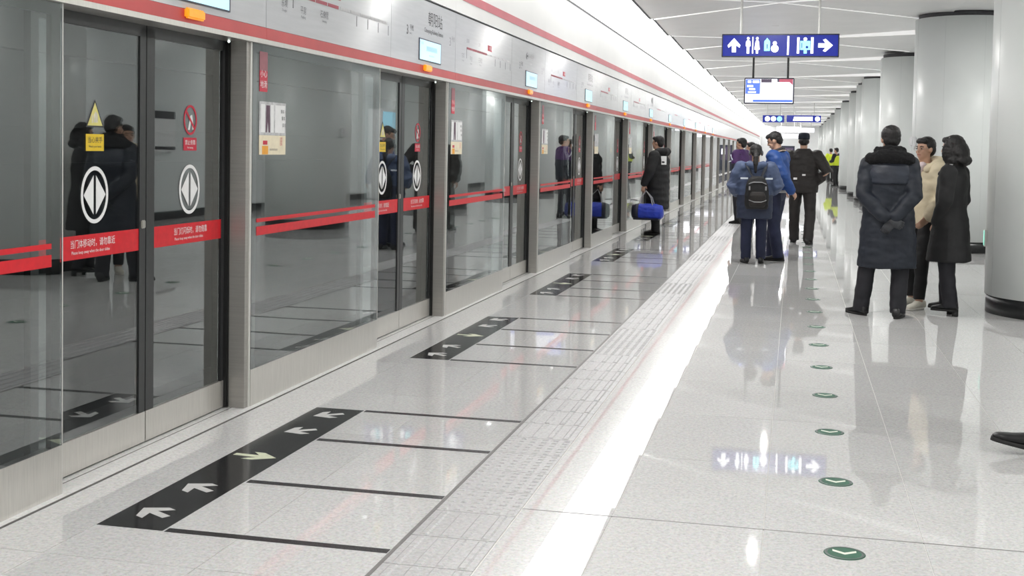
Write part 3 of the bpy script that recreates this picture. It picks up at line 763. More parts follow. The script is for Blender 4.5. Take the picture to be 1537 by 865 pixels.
screen(Ys, A.x, B.x, B.z, A.z, 'hanging information screen on two black rods below the big blue sign', (ray_pt(1131, 100, Ys).x, ray_pt(1183, 100, Ys).x))
def sign2(Y, xa, xb, za, zb, label, kind):
    t = thing('hanging_sign', label, 'sign', (0, Y, 0), 0, 'distant hanging signs')
    m_b = m_sblue if kind < 2 else m_scr_w
    bd = obj('body', (G().box(xa, xb, -.05, .05, za, zb), m_b), t)
    h_ = zb-za; c = (za+zb)/2
    if kind == 0:
        lit('symbol', [circ(xa+.22*(xb-xa), c, h_*.36), circ(xa+.5*(xb-xa), c, h_*.36)], m_swhite, bd, -.051)
        lit('symbol', [circ(xa+.78*(xb-xa), c, h_*.36)], m_scyan, bd, -.051)
    elif kind == 1:
        lit('symbol', [[(xa+.18*(xb-xa), c-h_*.3), (xa+.76*(xb-xa), c-h_*.3), (xa+.76*(xb-xa), c+h_*.3), (xa+.22*(xb-xa), c+h_*.3)], circ(xa+.9*(xb-xa), c, h_*.36)], m_swhite, bd, -.051)
    for f_ in (.2, .8):
        x = xa+(xb-xa)*f_
        obj('hanger_rod', (G().tube([(x, 0, zb), (x, 0, ZC+.05)], .02, 8, False), m_rod), t)
def px_rect(Y, x0, y0, x1, y1):
    a, b = ray_pt(x0, y0, Y), ray_pt(x1, y1, Y); return a.x, b.x, b.z, a.z
sign2(56, *px_rect(56, 1145, 173, 1177, 184), 'small distant blue sign with round symbols, left of its pair', 0)
sign2(56, *px_rect(56, 1181, 173, 1232, 184), 'small distant blue sign with long white lettering, right of its pair', 1)
sign2(66, *px_rect(66, 1166, 190, 1199, 199), 'far white lit sign behind the pair of blue signs', 2)
sign2(72, *px_rect(72, 1197, 192, 1222, 199), 'far white lit sign beside the columns, behind the blue signs', 2)
sign2(80, *px_rect(80, 1174, 201, 1202, 208), 'farthest white lit sign above the group by the doors', 2)
# far end: dark doorway screen on the end wall
dk = thing('display_board', 'dark framed display board standing at the far end of the platform', 'board', (0, 98, 0))
xa, xb, za, zb = px_rect(98, 1173, 219, 1192, 250)
obj('frame', (G().box(xa, xb, -.06, .06, 0, zb), m_bezel), dk)
obj('face', (G().box(xa+.12, xb-.12, -.07, -.058, za+.4, zb-.15), m_scr_d), dk)
obj('picture', (G().box(xa+.5, xb-.2, -.08, -.069, zb-.75, zb-.3), m_scr_w), dk)
# ------------------------------------------------------------------ things on the far side, seen mirrored in the glass doors
NBY = 21.15
nb = thing('notice_board', 'white notice board with dark header on the wall behind the columns', 'board', (XR, NBY, 0))
obj('panel', (G().box(-.05, -.002, -.38, .38, 1.30, 2.06), m_white), nb); obj('header_bar', (G().box(-.058, -.05, -.38, .38, 1.92, 2.06), m_ink), nb); obj('footer_bar', (G().box(-.058, -.05, -.38, .38, 1.34, 1.40), m_ink), nb)
vm = thing('vending_machine', 'grey ticket machine with blue lit screen against the wall behind the columns', 'machine', (XR, 33.0, 0))
obj('body', bevel(G().box(-.72, -.02, -1.3, 1.3, 0, 2.5).mesh('body', m_white), .02), vm)
obj('lit_screen', (G().box(-.735, -.719, -1.2, 1.2, 1.78, 2.42), mat('vending_blue', (.3, .6, .75), .2, emit=.7, ecol=(.35, .72, .9))), vm)
obj('control_panel', (G().box(-.735, -.719, -1.2, 1.2, 1.15, 1.74), m_bing), vm); obj('button', (G().box(-.745, -.734, -.12, .12, 1.45, 1.68), m_swhite), vm)
obj('plinth', (G().box(-.735, -.719, -1.29, 1.29, 0, .16), m_colb), vm)
# ------------------------------------------------------------------ people
m_skin = mat('skin', (.50, .30, .21), .5, var=.06, scale=20)
m_hair = mat('hair_black', (.010, .009, .009), .5, var=.3, scale=60, stretch=(1, 1, .2), bump=.4, bscale=90)
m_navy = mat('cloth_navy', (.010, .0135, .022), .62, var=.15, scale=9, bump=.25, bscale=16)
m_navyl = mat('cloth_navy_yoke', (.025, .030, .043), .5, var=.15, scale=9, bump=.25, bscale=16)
m_blk = mat('cloth_black', (.011, .011, .012), .75, var=.2, scale=9, bump=.2, bscale=18)
m_blk2 = mat('cloth_black_warm', (.016, .013, .012), .65, var=.2, scale=9, bump=.25, bscale=14)
m_fur = mat('fur_black', (.006, .006, .007), .9, var=.4, scale=150, bump=.8, bscale=160)
m_trs = mat('trousers_dark', (.014, .014, .018), .8, var=.2, scale=9, bump=.2, bscale=14)
m_trn = mat('trousers_navy', (.012, .016, .042), .75, var=.2, scale=9, bump=.2, bscale=14)
m_crm = mat('cloth_cream', (.70, .61, .44), .8, var=.08, scale=9, bump=.3, bscale=14)
m_crmw = mat('cloth_offwhite', (.78, .74, .70), .8, var=.08, scale=9, bump=.3, bscale=14)
m_blu = mat('cloth_blue', (.012, .055, .22), .55, var=.15, scale=8, bump=.3, bscale=12)
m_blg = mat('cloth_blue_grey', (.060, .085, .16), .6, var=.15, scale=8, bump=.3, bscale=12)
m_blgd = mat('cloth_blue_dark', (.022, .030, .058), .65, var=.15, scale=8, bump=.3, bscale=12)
m_pur = mat('cloth_purple', (.065, .022, .11), .6, var=.15, scale=8, bump=.3)
m_hiv = mat('cloth_hivis', (.55, .66, .03), .6, var=.1, emit=.0)
m_refl = mat('reflective_tape', (.72, .78, .85), .35, var=.05)
m_shoeb = mat('shoe_black', (.010, .010, .011), .35, var=.2)
m_shoew = mat('shoe_white', (.72, .69, .60), .6, var=.06)
m_solek = mat('sole_dark', (.02, .02, .02), .7, var=.1)
m_solew = mat('sole_white', (.75, .73, .68), .7, var=.05)
m_glv = mat('glove_dark', (.035, .037, .042), .5, var=.2)
m_bagb = mat('bag_blue', (.018, .045, .42), .5, var=.15, scale=8, bump=.2)
m_bagk = mat('bag_dark', (.012, .014, .03), .55, var=.15, bump=.2)
m_strap = mat('strap_grey', (.30, .30, .31), .6, var=.1)
m_lip = mat('lip', (.36, .13, .11), .5, var=.05)
m_eye = mat('eye_dark', (.02, .014, .012), .25, var=.1)
m_lensg = mat('spectacle_frame', (.25, .2, .18), .4, var=.1)
V = Vector
def hand(g, wr, d, n, sgn, curl=.35, s=1.0):
    """palm and five fingers: wr wrist, d pointing direction, n palm normal, sgn side of the thumb"""
    d = V(d).normalized(); n = V(n); n = (n-d*n.dot(d)).normalized(); t = d.cross(n)*sgn
    wr = V(wr)
    g.tube([wr-d*.03*s, wr+d*.02*s, wr+d*.09*s], [.024*s, .033*s, .038*s], 12, True, (n, .45))
    for k, (o, L) in enumerate(((.030, .068), (.010, .077), (-.010, .072), (-.029, .056))):
        p = wr+d*.088*s+t*o*s; q = d; pts = [p-d*.015*s]; 
        for j in range(3):
            a = curl*(j+.5); q = (d*math.cos(a)+n*math.sin(a)); p = p+q*(L/3)*s; pts.append(p)
        g.tube(pts, [.0095*s, .009*s, .0085*s, .0075*s], 8)
    p = wr+d*.022*s+t*.030*s
    g.tube([wr+d*.012*s+t*.012*s, p, p+(d*.6+t*.55+n*.25)*.034*s, p+(d*.85+t*.42+n*.45)*.058*s], [.012*s, .012*s, .010*s, .008*s], 8)
def shoe(parent, ank, yaw, m, ms, L=.27, heel=0., pitch=0., h=.0):
    """shoe under an ankle point (local); toe along +Y turned by yaw"""
    g = G(); R = []
    prof = [(-.075, .030, .050), (-.068, .036, .095), (-.03, .037, .105), (.02, .037, .098), (.06, .041, .075), (.11, .046, .058), (.15, .042, .050), (.178, .030, .042), (.19, .014, .030)]
    k = L/.265
    for y_, hw, hz in prof:
        R.append([(hw*math.copysign(abs(math.cos(2*PI*i/14))**.7, math.cos(2*PI*i/14)), y_*k, .016+(hz-.016)*(.5+.5*math.copysign(abs(math.sin(2*PI*i/14))**.8, math.sin(2*PI*i/14)))) for i in range(14)])
    g.ringmesh(R)
    s = G(); n = 24
    out = []
    for i in range(n):
        a = 2*PI*i/n; yy_ = .058+.138*math.sin(a); ww = (.040+.008*math.sin(a))*math.copysign(abs(math.cos(a))**.75, math.cos(a))
        out.append((ww, yy_*k))
    s.ringmesh([[(x, y_, 0) for x, y_ in out], [(x*1.03, y_, .012) for x, y_ in out], [(x, y_, .02) for x, y_ in out]])
    if heel: s.box(-.025, .025, -.07, -.02, -heel, .005)
    Mx = Matrix.Translation(V((ank[0], ank[1], heel+h))) @ Matrix.Rotation(yaw, 4, 'Z') @ Matrix.Rotation(pitch, 4, 'X')
    if pitch:
        Mx = Matrix.Translation(V((ank[0], ank[1], h))) @ Matrix.Rotation(yaw, 4, 'Z') @ Matrix.Translation((0, -.075, 0)) @ Matrix.Rotation(pitch, 4, 'X') @ Matrix.Translation((0, .075, 0))
    g.xf(Mx); s.xf(Mx)
    o = obj('shoe', g.mesh('shoe', m, True), parent); obj('sole', s.mesh('sole', ms, True), o)
    return o
def person(label, loc, rz, H=1.72, J=None, head=(0, 0, 0), vox=.008, hair='short', body_m=None, group=None, hands=True, face=True, hand_d=None, glove=None):
    """skeleton defaults for H = 1.72, front +Y, right +X"""
    k = H/1.72
    j = dict(hipR=(.09, 0, .90), hipL=(-.09, 0, .90), kneR=(.10, .015, .48), kneL=(-.10, .015, .48), ankR=(.10, -.02, .09), ankL=(-.10, -.02, .09),
             shR=(.175, -.01, 1.395), shL=(-.175, -.01, 1.395), elR=(.225, -.03, 1.115), elL=(-.225, -.03, 1.115), wrR=(.215, .06, .865), wrL=(-.215, .06, .865))
    if J: j.update(J)
    j = {a: V(b)*1.0 for a, b in j.items()}
    t = thing('person', label, 'person', loc, rz, group)
    t.scale = (k, k, k)
    g = G()
    # torso, neck
    g.loft([(0, 0, .84, .10, .08), (0, 0, .92, .155, .10), (0, 0, 1.05, .135, .088), (0, 0, 1.2, .15, .10), (0, 0, 1.34, .165, .10), (0, -.01, 1.42, .13, .075), (0, -.01, 1.45, .07, .06)], 18)
    g.tube([(0, -.012, 1.40), (0, .0, 1.48), (0, .012, 1.56)], [.062, .056, .054], 14)
    for s in 'RL':
        g.tube([j['sh'+s], j['el'+s], j['wr'+s]], [.052, .042, .028], 10)
        g.tube([j['hip'+s], j['kne'+s], j['ank'+s]], [.080, .056, .040], 10)
    # head, turned about the top of the neck
    piv = V((0, 0, 1.505)); HR = Matrix.Translation(piv) @ Euler((head[1], head[2], head[0]), 'ZXY'[::-1] if False else 'XYZ').to_matrix().to_4x4() @ Matrix.Translation(-piv)
    HR = Matrix.Translation(piv) @ Matrix.Rotation(head[0], 4, 'Z') @ Matrix.Rotation(head[1], 4, 'X') @ Matrix.Rotation(head[2], 4, 'Y') @ Matrix.Translation(-piv)
    h0 = len(g.v)
    g.ell((0, -.004, 1.625), (.074, .093, .092), 20, 14)
    g.ell((0, .034, 1.555), (.057, .058, .062), 18, 12)
    g.tube([(0, .055, 1.507), (0, .058, 1.515)], [.022, .026], 10)
    g.tube([(0, .088, 1.618), (0, .097, 1.585)], [.009, .016], 8)
    for s in (-1, 1):
        g.ell((.074*s, -.002, 1.598), (.012, .020, .032), 10, 8)
        g.ell((.034*s, .070, 1.575), (.022, .018, .018), 10, 8)
    g.ell((0, .082, 1.545), (.020, .012, .012), 10, 8)
    g.xf(HR, h0)
    if hands:
        for s, sg in (('R', -1), ('L', 1)):
            dd, nn = (hand_d or {}).get(s, ((j['wr'+s]-j['el'+s]), (-sg*-1.0, 0.0, 0) if False else (V((-1 if s == 'R' else 1, 0, 0)))))
            hand(g, j['wr'+s], dd, nn, sg)
    o = obj('body', remesh(g, 'body', m_skin, vox, 3, .45), t)
    if face:
        f = G()
        for s in (-1, 1): f.ell((.031*s, .0845, 1.607), (.013, .006, .0055), 10, 6)
        f.xf(HR); obj('eye', (f, m_eye, True), t)
        f = G()
        for s in (-1, 1): f.tube([(.014*s, .090, 1.626), (.034*s, .086, 1.631), (.050*s, .074, 1.626)], [.004, .0045, .003], 6)
        f.xf(HR); obj('eyebrow', (f, m_hair, True), t)
        f = G().tube([(-.022, .089, 1.545), (0, .0955, 1.547), (.022, .089, 1.545)], [.004, .006, .004], 8); f.xf(HR); obj('mouth', (f, m_lip, True), t)
    # hair
    if hair:
        q = G()
        if hair in ('short', 'crop'):
            e = .006 if hair == 'short' else .0
            q.ell((0, -.022, 1.645), (.080+e, .090+e, .084+e), 22, 14)
            q.ell((0, -.055, 1.60), (.072+e, .055, .075), 18, 12)
            q.ell((0, .044, 1.682), (.068, .053, .038), 14, 10)
            for s in (-1, 1): q.ell((.070*s, .0, 1.64), (.014, .035, .045), 10, 8)
        elif hair == 'bob':
            q.ell((0, -.022, 1.645), (.092, .102, .094), 22, 14)
            q.ell((0, .040, 1.690), (.066, .054, .035), 14, 10)
            q.ell((0, -.078, 1.56), (.104, .080, .115), 20, 12)
            q.ell((0, -.105, 1.485), (.112, .068, .055), 20, 10)
            for s in (-1, 1): q.ell((.076*s, .012, 1.56), (.032, .070, .115), 14, 10); q.ell((.08*s, -.02, 1.485), (.038, .06, .045), 12, 8)
        elif hair == 'cap':
            q.ell((0, -.03, 1.60), (.080, .085, .07), 18, 12)
        elif hair == 'tail':
            q.ell((0, -.022, 1.642), (.086, .098, .090), 22, 14)
            q.ell((0, -.07, 1.60), (.075, .05, .07), 16, 10)
            q.tube([(0, -.115, 1.60), (0, -.150, 1.52), (0, -.165, 1.42), (0, -.16, 1.30)], [.030, .040, .036, .018], 12)
        q.xf(HR); obj('hair', remesh(q, 'hair', m_hair, .008, 3, .4, .004, 26), t)
    t['_'] = 0; del t['_']
    return t, j, HR
def trousers(t, j, m, r=(.098, .076, .062), z_end=.07, vox=.011, belt=1.02):
    g = G(); g.loft([(0, 0, .80, .12, .09), (0, 0, .90, .168, .118), (0, 0, belt, .150, .104)], 18)
    for s in 'RL':
        a = j['ank'+s]; kn = j['kne'+s]; d = (a-kn).normalized(); e = a+V((0, .0, z_end-.09)) if a.z < .2 else a
        g.tube([j['hip'+s], kn.lerp(j['hip'+s], .5), kn, kn.lerp(e, .6), e], [r[0], r[0]*.93, r[1], (r[1]+r[2])/2, r[2]], 14, False)
    return obj('trousers', remesh(g, 'trousers', m, vox, 4, .5, .007, 6), t)
def jacket(t, j, m, rings, sl=(.085, .072, .056), vox=.011, name='jacket', wr=.007, cuff=.02, wsc=6):
    g = G(); g.loft(rings, 24, .9)
    for s in 'RL':
        sh = j['sh'+s]; el = j['el'+s]; w_ = j['wr'+s]; w_ = w_-(w_-el).normalized()*cuff
        g.tube([sh+V((0, 0, -.01)), sh.lerp(el, .5), el, el.lerp(w_, .5), w_], [sl[0], (sl[0]+sl[1])/2, sl[1], (sl[1]+sl[2])/2*1.03, sl[2]], 14)
    return obj(name, remesh(g, name, m, vox, 4, .5, wr, wsc), t)
def band(t, name, rings, m, n=28, grow=.006):
    g = G(); R = []
    for cx, cy, cz, rx, ry in rings:
        R.append([(cx+(rx+grow)*math.copysign(abs(math.cos(2*PI*i/n))**.9, math.cos(2*PI*i/n)), cy+(ry+grow)*math.copysign(abs(math.sin(2*PI*i/n))**.9, math.sin(2*PI*i/n)), cz) for i in range(n)])
    g.ringmesh(R); return obj(name, g.mesh(name, m, True), t)

# --- man in long navy coat with black fur collar, hands clasped behind his back
t, j, HR = person('person in a long navy coat with black fur collar, hands clasped behind back', (.845, 11.58, 0), math.radians(-4), 1.74,
    dict(hipR=(.105, 0, .9), hipL=(-.105, 0, .9), kneR=(.115, .0, .47), kneL=(-.17, .02, .47), ankR=(.105, -.07, .09), ankL=(-.215, .05, .09),
         shR=(.175, -.01, 1.385), shL=(-.175, -.01, 1.385), elR=(.218, -.10, 1.10), elL=(-.218, -.10, 1.10), wrR=(.055, -.195, .905), wrL=(-.02, -.20, .90)),
    head=(math.radians(12), 0, 0), vox=.007, hair='short', hand_d={'R': ((-.5, -.05, -.75), (0, 1, 0)), 'L': ((.75, -.08, -.35), (0, 1, 0))})
trousers(t, j, m_trs, (.10, .080, .072), .04)
coat = [(0, 0, .445, .262, .165), (0, 0, .60, .254, .165), (0, 0, .85, .235, .160), (0, 0, 1.05, .220, .150), (0, 0, 1.22, .222, .150), (0, -.01, 1.34, .215, .138), (0, -.01, 1.41, .18, .11), (0, -.01, 1.46, .09, .08)]
cj = jacket(t, j, m_navy, coat, (.088, .074, .058), .011, 'coat', .010, .015, 7)
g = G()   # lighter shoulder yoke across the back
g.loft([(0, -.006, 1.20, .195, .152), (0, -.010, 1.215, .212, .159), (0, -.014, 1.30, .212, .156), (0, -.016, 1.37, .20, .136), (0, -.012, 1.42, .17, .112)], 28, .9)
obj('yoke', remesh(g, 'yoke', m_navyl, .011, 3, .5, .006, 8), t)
g = G()   # fur collar
g.tube([(-.205, .03, 1.395), (-.165, -.075, 1.425), (-.08, -.125, 1.445), (0, -.135, 1.45), (.08, -.125, 1.445), (.165, -.075, 1.425), (.205, .03, 1.395)], [.035, .055, .062, .064, .062, .055, .035], 14)
g.tube([(-.11, .05, 1.44), (-.10, -.05, 1.49), (0, -.095, 1.505), (.10, -.05, 1.49), (.11, .05, 1.44)], [.04, .05, .052, .05, .04], 14)
obj('fur_collar', remesh(g, 'fur_collar', m_fur, .010, 2, .4, .010, 30), t)
g = G()   # gloves over the clasped hands
for s, dd in (('R', V((-.5, -.05, -.75))), ('L', V((.75, -.08, -.35)))):
    hand(g, j['wr'+s]+V((0, -.004, 0)), dd, V((0, 1, 0)), -1 if s == 'R' else 1, .45, 1.12)
obj('glove', remesh(g, 'glove', m_glv, .007, 2, .4), t)
shoe(t, j['ankR'], math.radians(-12), m_shoeb, m_solek, .28); shoe(t, j['ankL'], math.radians(38), m_shoeb, m_solek, .28)

# --- person in cream jacket facing the others
t, j, HR = person('person in a cream hooded jacket, black trousers and white shoes, facing the camera', (1.24, 12.50, 0), math.radians(128), 1.655,
    dict(ankR=(.105, .02, .09), ankL=(-.19, .20, .09), kneR=(.11, .05, .47), kneL=(-.16, .15, .47), elR=(.25, -.05, 1.12), elL=(-.25, -.03, 1.12), wrR=(.20, .12, .93), wrL=(-.20, .13, .93)),
    head=(math.radians(2), 0, 0), vox=.006, hair='short')
trousers(t, j, m_blk, (.098, .072, .056), .10)
jk = [(0, 0, .85, .185, .140), (0, 0, .92, .20, .15), (0, 0, 1.1, .205, .155), (0, 0, 1.25, .205, .15), (0, -.005, 1.36, .19, .13), (0, -.01, 1.42, .16, .11), (0, -.01, 1.46, .10, .09)]
jacket(t, j, m_crm, jk, (.098, .085, .062), .011, 'jacket', .010, .015, 8)
g = G(); g.tube([(-.12, .09, 1.40), (-.135, -.03, 1.455), (-.08, -.125, 1.48), (.08, -.125, 1.48), (.135, -.03, 1.455), (.12, .09, 1.40)], [.035, .05, .06, .06, .05, .035], 14)
obj('hood', remesh(g, 'hood', m_crm, .010, 3, .5, .006, 12), t)
g = G(); g.tube([(-.07, .10, 1.44), (-.02, .135, 1.36), (-.05, .15, 1.27)], [.04, .05, .04], 12); g.tube([(.07, .09, 1.44), (.03, .14, 1.36), (.03, .16, 1.30)], [.035, .045, .035], 12)
obj('scarf', remesh(g, 'scarf', mat('scarf_pink_white', (.72, .60, .62), .8, var=.12, scale=30), .010, 2, .5, .005, 16), t)
shoe(t, j['ankR'], math.radians(-5), m_shoew, m_solew, .27); shoe(t, j['ankL'], math.radians(12), m_shoew, m_solew, .27)
f = G()
for s in (-1, 1):
    n = 18
    f.ringmesh([[(s*.032+(.024+a)*math.cos(2*PI*i/n), .098+b, 1.605+(.019+a)*math.sin(2*PI*i/n)) for i in range(n)] for a, b in ((-.001, 0), (.001, .001), (.001, -.001), (-.001, 0))], cap=False)
    f.tube([(s*.056, .096, 1.607), (s*.078, .0, 1.607)], .0018, 6)
f.tube([(-.008, .099, 1.607), (.008, .099, 1.607)], .0015, 6)
f.xf(HR); obj('spectacles', f.mesh('spectacles', m_lensg, True), t)

# --- woman in black coat seen from the side
t, j, HR = person('person with dark bobbed hair in a black knee-length coat and heeled boots', (1.43, 11.93, 0), math.radians(63), 1.66,
    dict(ankR=(.07, .045, .12), ankL=(-.075, -.05, .12), kneR=(.08, .05, .48), kneL=(-.085, .0, .48), shR=(.165, -.02, 1.385), shL=(-.165, -.02, 1.385), elR=(.205, -.04, 1.11), elL=(-.215, -.02, 1.11), wrR=(.13, .08, .90), wrL=(-.13, .09, .90)),
    head=(math.radians(2), math.radians(-4), 0), vox=.007, hair='bob')
trousers(t, j, m_trs, (.094, .076, .072), .05)
ct = [(0, .01, .52, .225, .205), (0, .01, .62, .218, .195), (0, 0, .85, .200, .165), (0, 0, 1.03, .178, .135), (0, 0, 1.2, .192, .140), (0, -.01, 1.34, .195, .125), (0, -.015, 1.41, .15, .10), (0, -.012, 1.46, .085, .075)]
jacket(t, j, m_blk, ct, (.082, .070, .054), .011, 'coat', .008, .0, 6)
g = G(); g.tube([(-.10, .085, 1.36), (-.105, .01, 1.44), (-.05, -.075, 1.475), (.05, -.075, 1.475), (.105, .01, 1.44), (.10, .085, 1.36)], [.022, .03, .034, .034, .03, .022], 12)
obj('collar', remesh(g, 'collar', m_blk2, .009, 3, .5), t)
obj('white_tag', (G().bbox((-.115, -.03, 1.452), (.045, .02, .008)), m_stickw), t)
shoe(t, j['ankR'], math.radians(-6), m_shoeb, m_solek, .25, .045); shoe(t, j['ankL'], math.radians(8), m_shoeb, m_solek, .25, .045)

# --- person with backpack
t, j, HR = person('person in a blue-grey padded jacket with reflective bands, seen from behind wearing a backpack', (-.505, 16.56, 0), math.radians(8), 1.585,
    dict(ankR=(.105, -.01, .09), ankL=(-.11, .0, .09), kneR=(.105, .02, .48), kneL=(-.11, .02, .48), shR=(.20, -.01, 1.385), shL=(-.20, -.01, 1.385), elR=(.305, -.02, 1.13), elL=(-.315, -.02, 1.13), wrR=(.22, .17, 1.02), wrL=(-.22, .17, 1.02)),
    head=(math.radians(-6), math.radians(-8), 0), hair='tail')
trousers(t, j, m_trn, (.10, .082, .072), .06)
jr = [(0, 0, .655, .250, .160), (0, 0, .75, .252, .165), (0, 0, .95, .252, .170), (0, 0, 1.15, .255, .170), (0, 0, 1.30, .255, .158), (0, -.01, 1.38, .215, .13), (0, -.01, 1.44, .12, .10)]
jacket(t, j, m_blg, jr, (.115, .112, .085), .012, 'jacket', .012, .03, 8)
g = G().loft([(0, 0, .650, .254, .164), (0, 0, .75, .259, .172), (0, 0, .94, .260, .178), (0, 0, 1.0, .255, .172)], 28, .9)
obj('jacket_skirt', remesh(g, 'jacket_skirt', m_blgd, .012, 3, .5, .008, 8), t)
for s in (-1, 1):
    obj('reflective_band', (G().bbox((.175*s, -.168, 1.235), (.105, .02, .024), Matrix.Rotation(.25*s, 3, 'Z')), m_refl), t)
g = G(); g.tube([(-.13, .02, 1.42), (-.10, -.10, 1.43), (0, -.14, 1.40), (.10, -.10, 1.43), (.13, .02, 1.42)], [.045, .06, .065, .06, .045], 12)
obj('hood', remesh(g, 'hood', m_blg, .011, 3, .5), t)
g = G(); g.tube([(-.085, .0, 1.60), (-.07, -.03, 1.685), (0, -.04, 1.725), (.07, -.03, 1.685), (.085, .0, 1.60)], .012, 8)
for s in (-1, 1): g.ell((.088*s, 0, 1.60), (.018, .035, .04), 10, 8)
g.xf(HR); obj('ear_muffs', g.mesh('ear_muffs', mat('earmuff_grey', (.12, .12, .13), .8, var=.2), True), t)
shoe(t, j['ankR'], math.radians(-8), m_shoeb, m_solek, .27); shoe(t, j['ankL'], math.radians(10), m_shoeb, m_solek, .27)
bp = thing('backpack', 'black backpack with grey trim worn over the blue-grey jacket', 'backpack', (-.505, 16.56, 0), math.radians(8)); bp.scale = (.921,)*3
g = G(); g.loft([(0, -.245, .80, .150, .060), (0, -.255, .84, .168, .085), (0, -.255, 1.0, .172, .092), (0, -.25, 1.15, .155, .080), (0, -.235, 1.24, .11, .055), (0, -.225, 1.27, .07, .035)], 24, .8)
obj('bag', remesh(g, 'bag', m_blk, .010, 3, .5, .006, 10), bp)
g = G().loft([(0, -.325, .83, .10, .03), (0, -.335, .86, .118, .042), (0, -.335, .99, .118, .042), (0, -.325, 1.05, .09, .028)], 20, .75)
obj('front_pocket', remesh(g, 'front_pocket', m_blk2, .009, 3, .5), bp)
obj('zip', (G().tube([(-.12, -.352, .93), (-.05, -.376, .905), (.05, -.376, .905), (.12, -.352, .93)], .006, 8), m_strap), bp)
obj('zip', (G().tube([(-.12, -.31, 1.16), (-.06, -.325, 1.185), (.06, -.325, 1.185), (.12, -.31, 1.16)], .006, 8), m_strap), bp)
for s in (-1, 1):
    obj('shoulder_strap', (G().tube([(.06*s, -.22, 1.25), (.115*s, -.175, 1.37), (.14*s, -.08, 1.445), (.145*s, .03, 1.435), (.15*s, .14, 1.33)], [.026]*5, 10, True, ((0, 0, 1), .4)), m_navy), bp)
    obj('buckle', (G().bbox((.115*s, -.345, 1.10), (.02, .02, .055)), m_strap), bp)

# --- man in blue jacket looking down
t, j, HR = person('person in a bright blue jacket with bowed head, one hand behind the back', (-.235, 17.18, 0), math.radians(70), 1.775,
    dict(ankR=(.09, .085, .09), ankL=(-.11, -.09, .09), kneR=(.10, .06, .48), kneL=(-.11, -.02, .48), elL=(-.225, -.17, 1.13), wrL=(-.10, -.25, .93), elR=(.22, .0, 1.12), wrR=(.16, .19, 1.0)),
    head=(math.radians(8), math.radians(-24), 0), vox=.006, hair='crop', hand_d={'R': ((0, 1, .1), (-1, 0, 0)), 'L': ((.6, -.2, -.5), (0, 1, 0))})
trousers(t, j, m_trn, (.105, .085, .074), .04)
br = [(0, 0, .925, .19, .135), (0, 0, .96, .215, .165), (0, 0, 1.1, .225, .17), (0, 0, 1.25, .222, .155), (0, -.01, 1.36, .20, .13), (0, -.01, 1.42, .15, .10), (0, -.005, 1.455, .09, .08)]
jacket(t, j, m_blu, br, (.098, .085, .062), .011, 'jacket', .012, .02, 7)
band(t, 'waistband', [(0, 0, .905, .185, .13), (0, 0, .925, .195, .14), (0, 0, .945, .20, .148)], m_strap)
g = G(); g.tube([(-.075, .06, 1.43), (-.08, 0, 1.46), (-.04, -.07, 1.49), (.04, -.07, 1.49), (.08, 0, 1.46), (.075, .06, 1.43)], [.02, .024, .026, .026, .024, .02], 10)
obj('collar', remesh(g, 'collar', mat('collar_dark', (.03, .025, .03), .7, var=.2), .008, 3, .5), t)
obj('collar_piping', (G().tube([(-.105, .05, 1.42), (-.11, -.02, 1.445), (-.06, -.095, 1.47), (.06, -.095, 1.47), (.11, -.02, 1.445), (.105, .05, 1.42)], .008, 8), mat('piping_tan', (.42, .33, .26), .6, var=.1)), t)
shoe(t, j['ankR'], math.radians(4), m_shoeb, m_solek, .29); shoe(t, j['ankL'], math.radians(16), m_shoeb, m_solek, .29)

# --- man in black with a cap, hand on hip
t, j, HR = person('person in black jacket and dark cap seen from behind, right hand on the hip', (.14, 20.55, 0), math.radians(-6), 1.80,
    dict(ankR=(.12, -.20, .09), ankL=(-.13, .18, .09), kneR=(.13, -.04, .48), kneL=(-.13, .13, .48), hipR=(.1, 0, .9), hipL=(-.1, 0, .9), shR=(.205, -.01, 1.385), shL=(-.205, -.01, 1.385), elR=(.385, -.12, 1.13), wrR=(.21, .0, .97), elL=(-.26, -.03, 1.10), wrL=(-.25, .07, .86)),
    head=(math.radians(10), math.radians(-6), 0), hair='cap', hand_d={'R': ((-.5, .7, -.3), (-.7, -.5, 0)), 'L': ((0, .2, -1), (1, 0, 0))})
trousers(t, j, m_blk2, (.108, .086, .078), .04)
kr = [(0, 0, .80, .235, .150), (0, 0, .9, .24, .160), (0, 0, 1.1, .238, .160), (0, 0, 1.25, .245, .155), (0, -.01, 1.36, .225, .135), (0, -.01, 1.42, .16, .11), (0, -.01, 1.49, .095, .09)]
jacket(t, j, m_blk2, kr, (.105, .090, .066), .011, 'jacket', .010, .02, 7)
g = G(); g.loft([(0, -.005, 1.632, .088, .106), (0, -.008, 1.69, .090, .104), (0, -.005, 1.725, .080, .092), (0, 0, 1.738, .05, .06)], 24)
g.loft([(0, .085, 1.640, .072, .075), (0, .085, 1.650, .070, .073)], 20)
g.xf(HR); obj('cap', remesh(g, 'cap', mat('cap_navy', (.008, .012, .022), .7, var=.2), .008, 2, .4), t)
obj('belt_tag', (G().bbox((-.10, -.172, 1.02), (.055, .012, .032)), m_stickw), t)
obj('belt_tag', (G().bbox((.03, -.178, 1.08), (.05, .012, .026)), m_stickw), t)
shoe(t, j['ankR'], math.radians(-10), m_shoeb, m_solek, .29); shoe(t, j['ankL'], math.radians(14), m_shoeb, m_solek, .29)

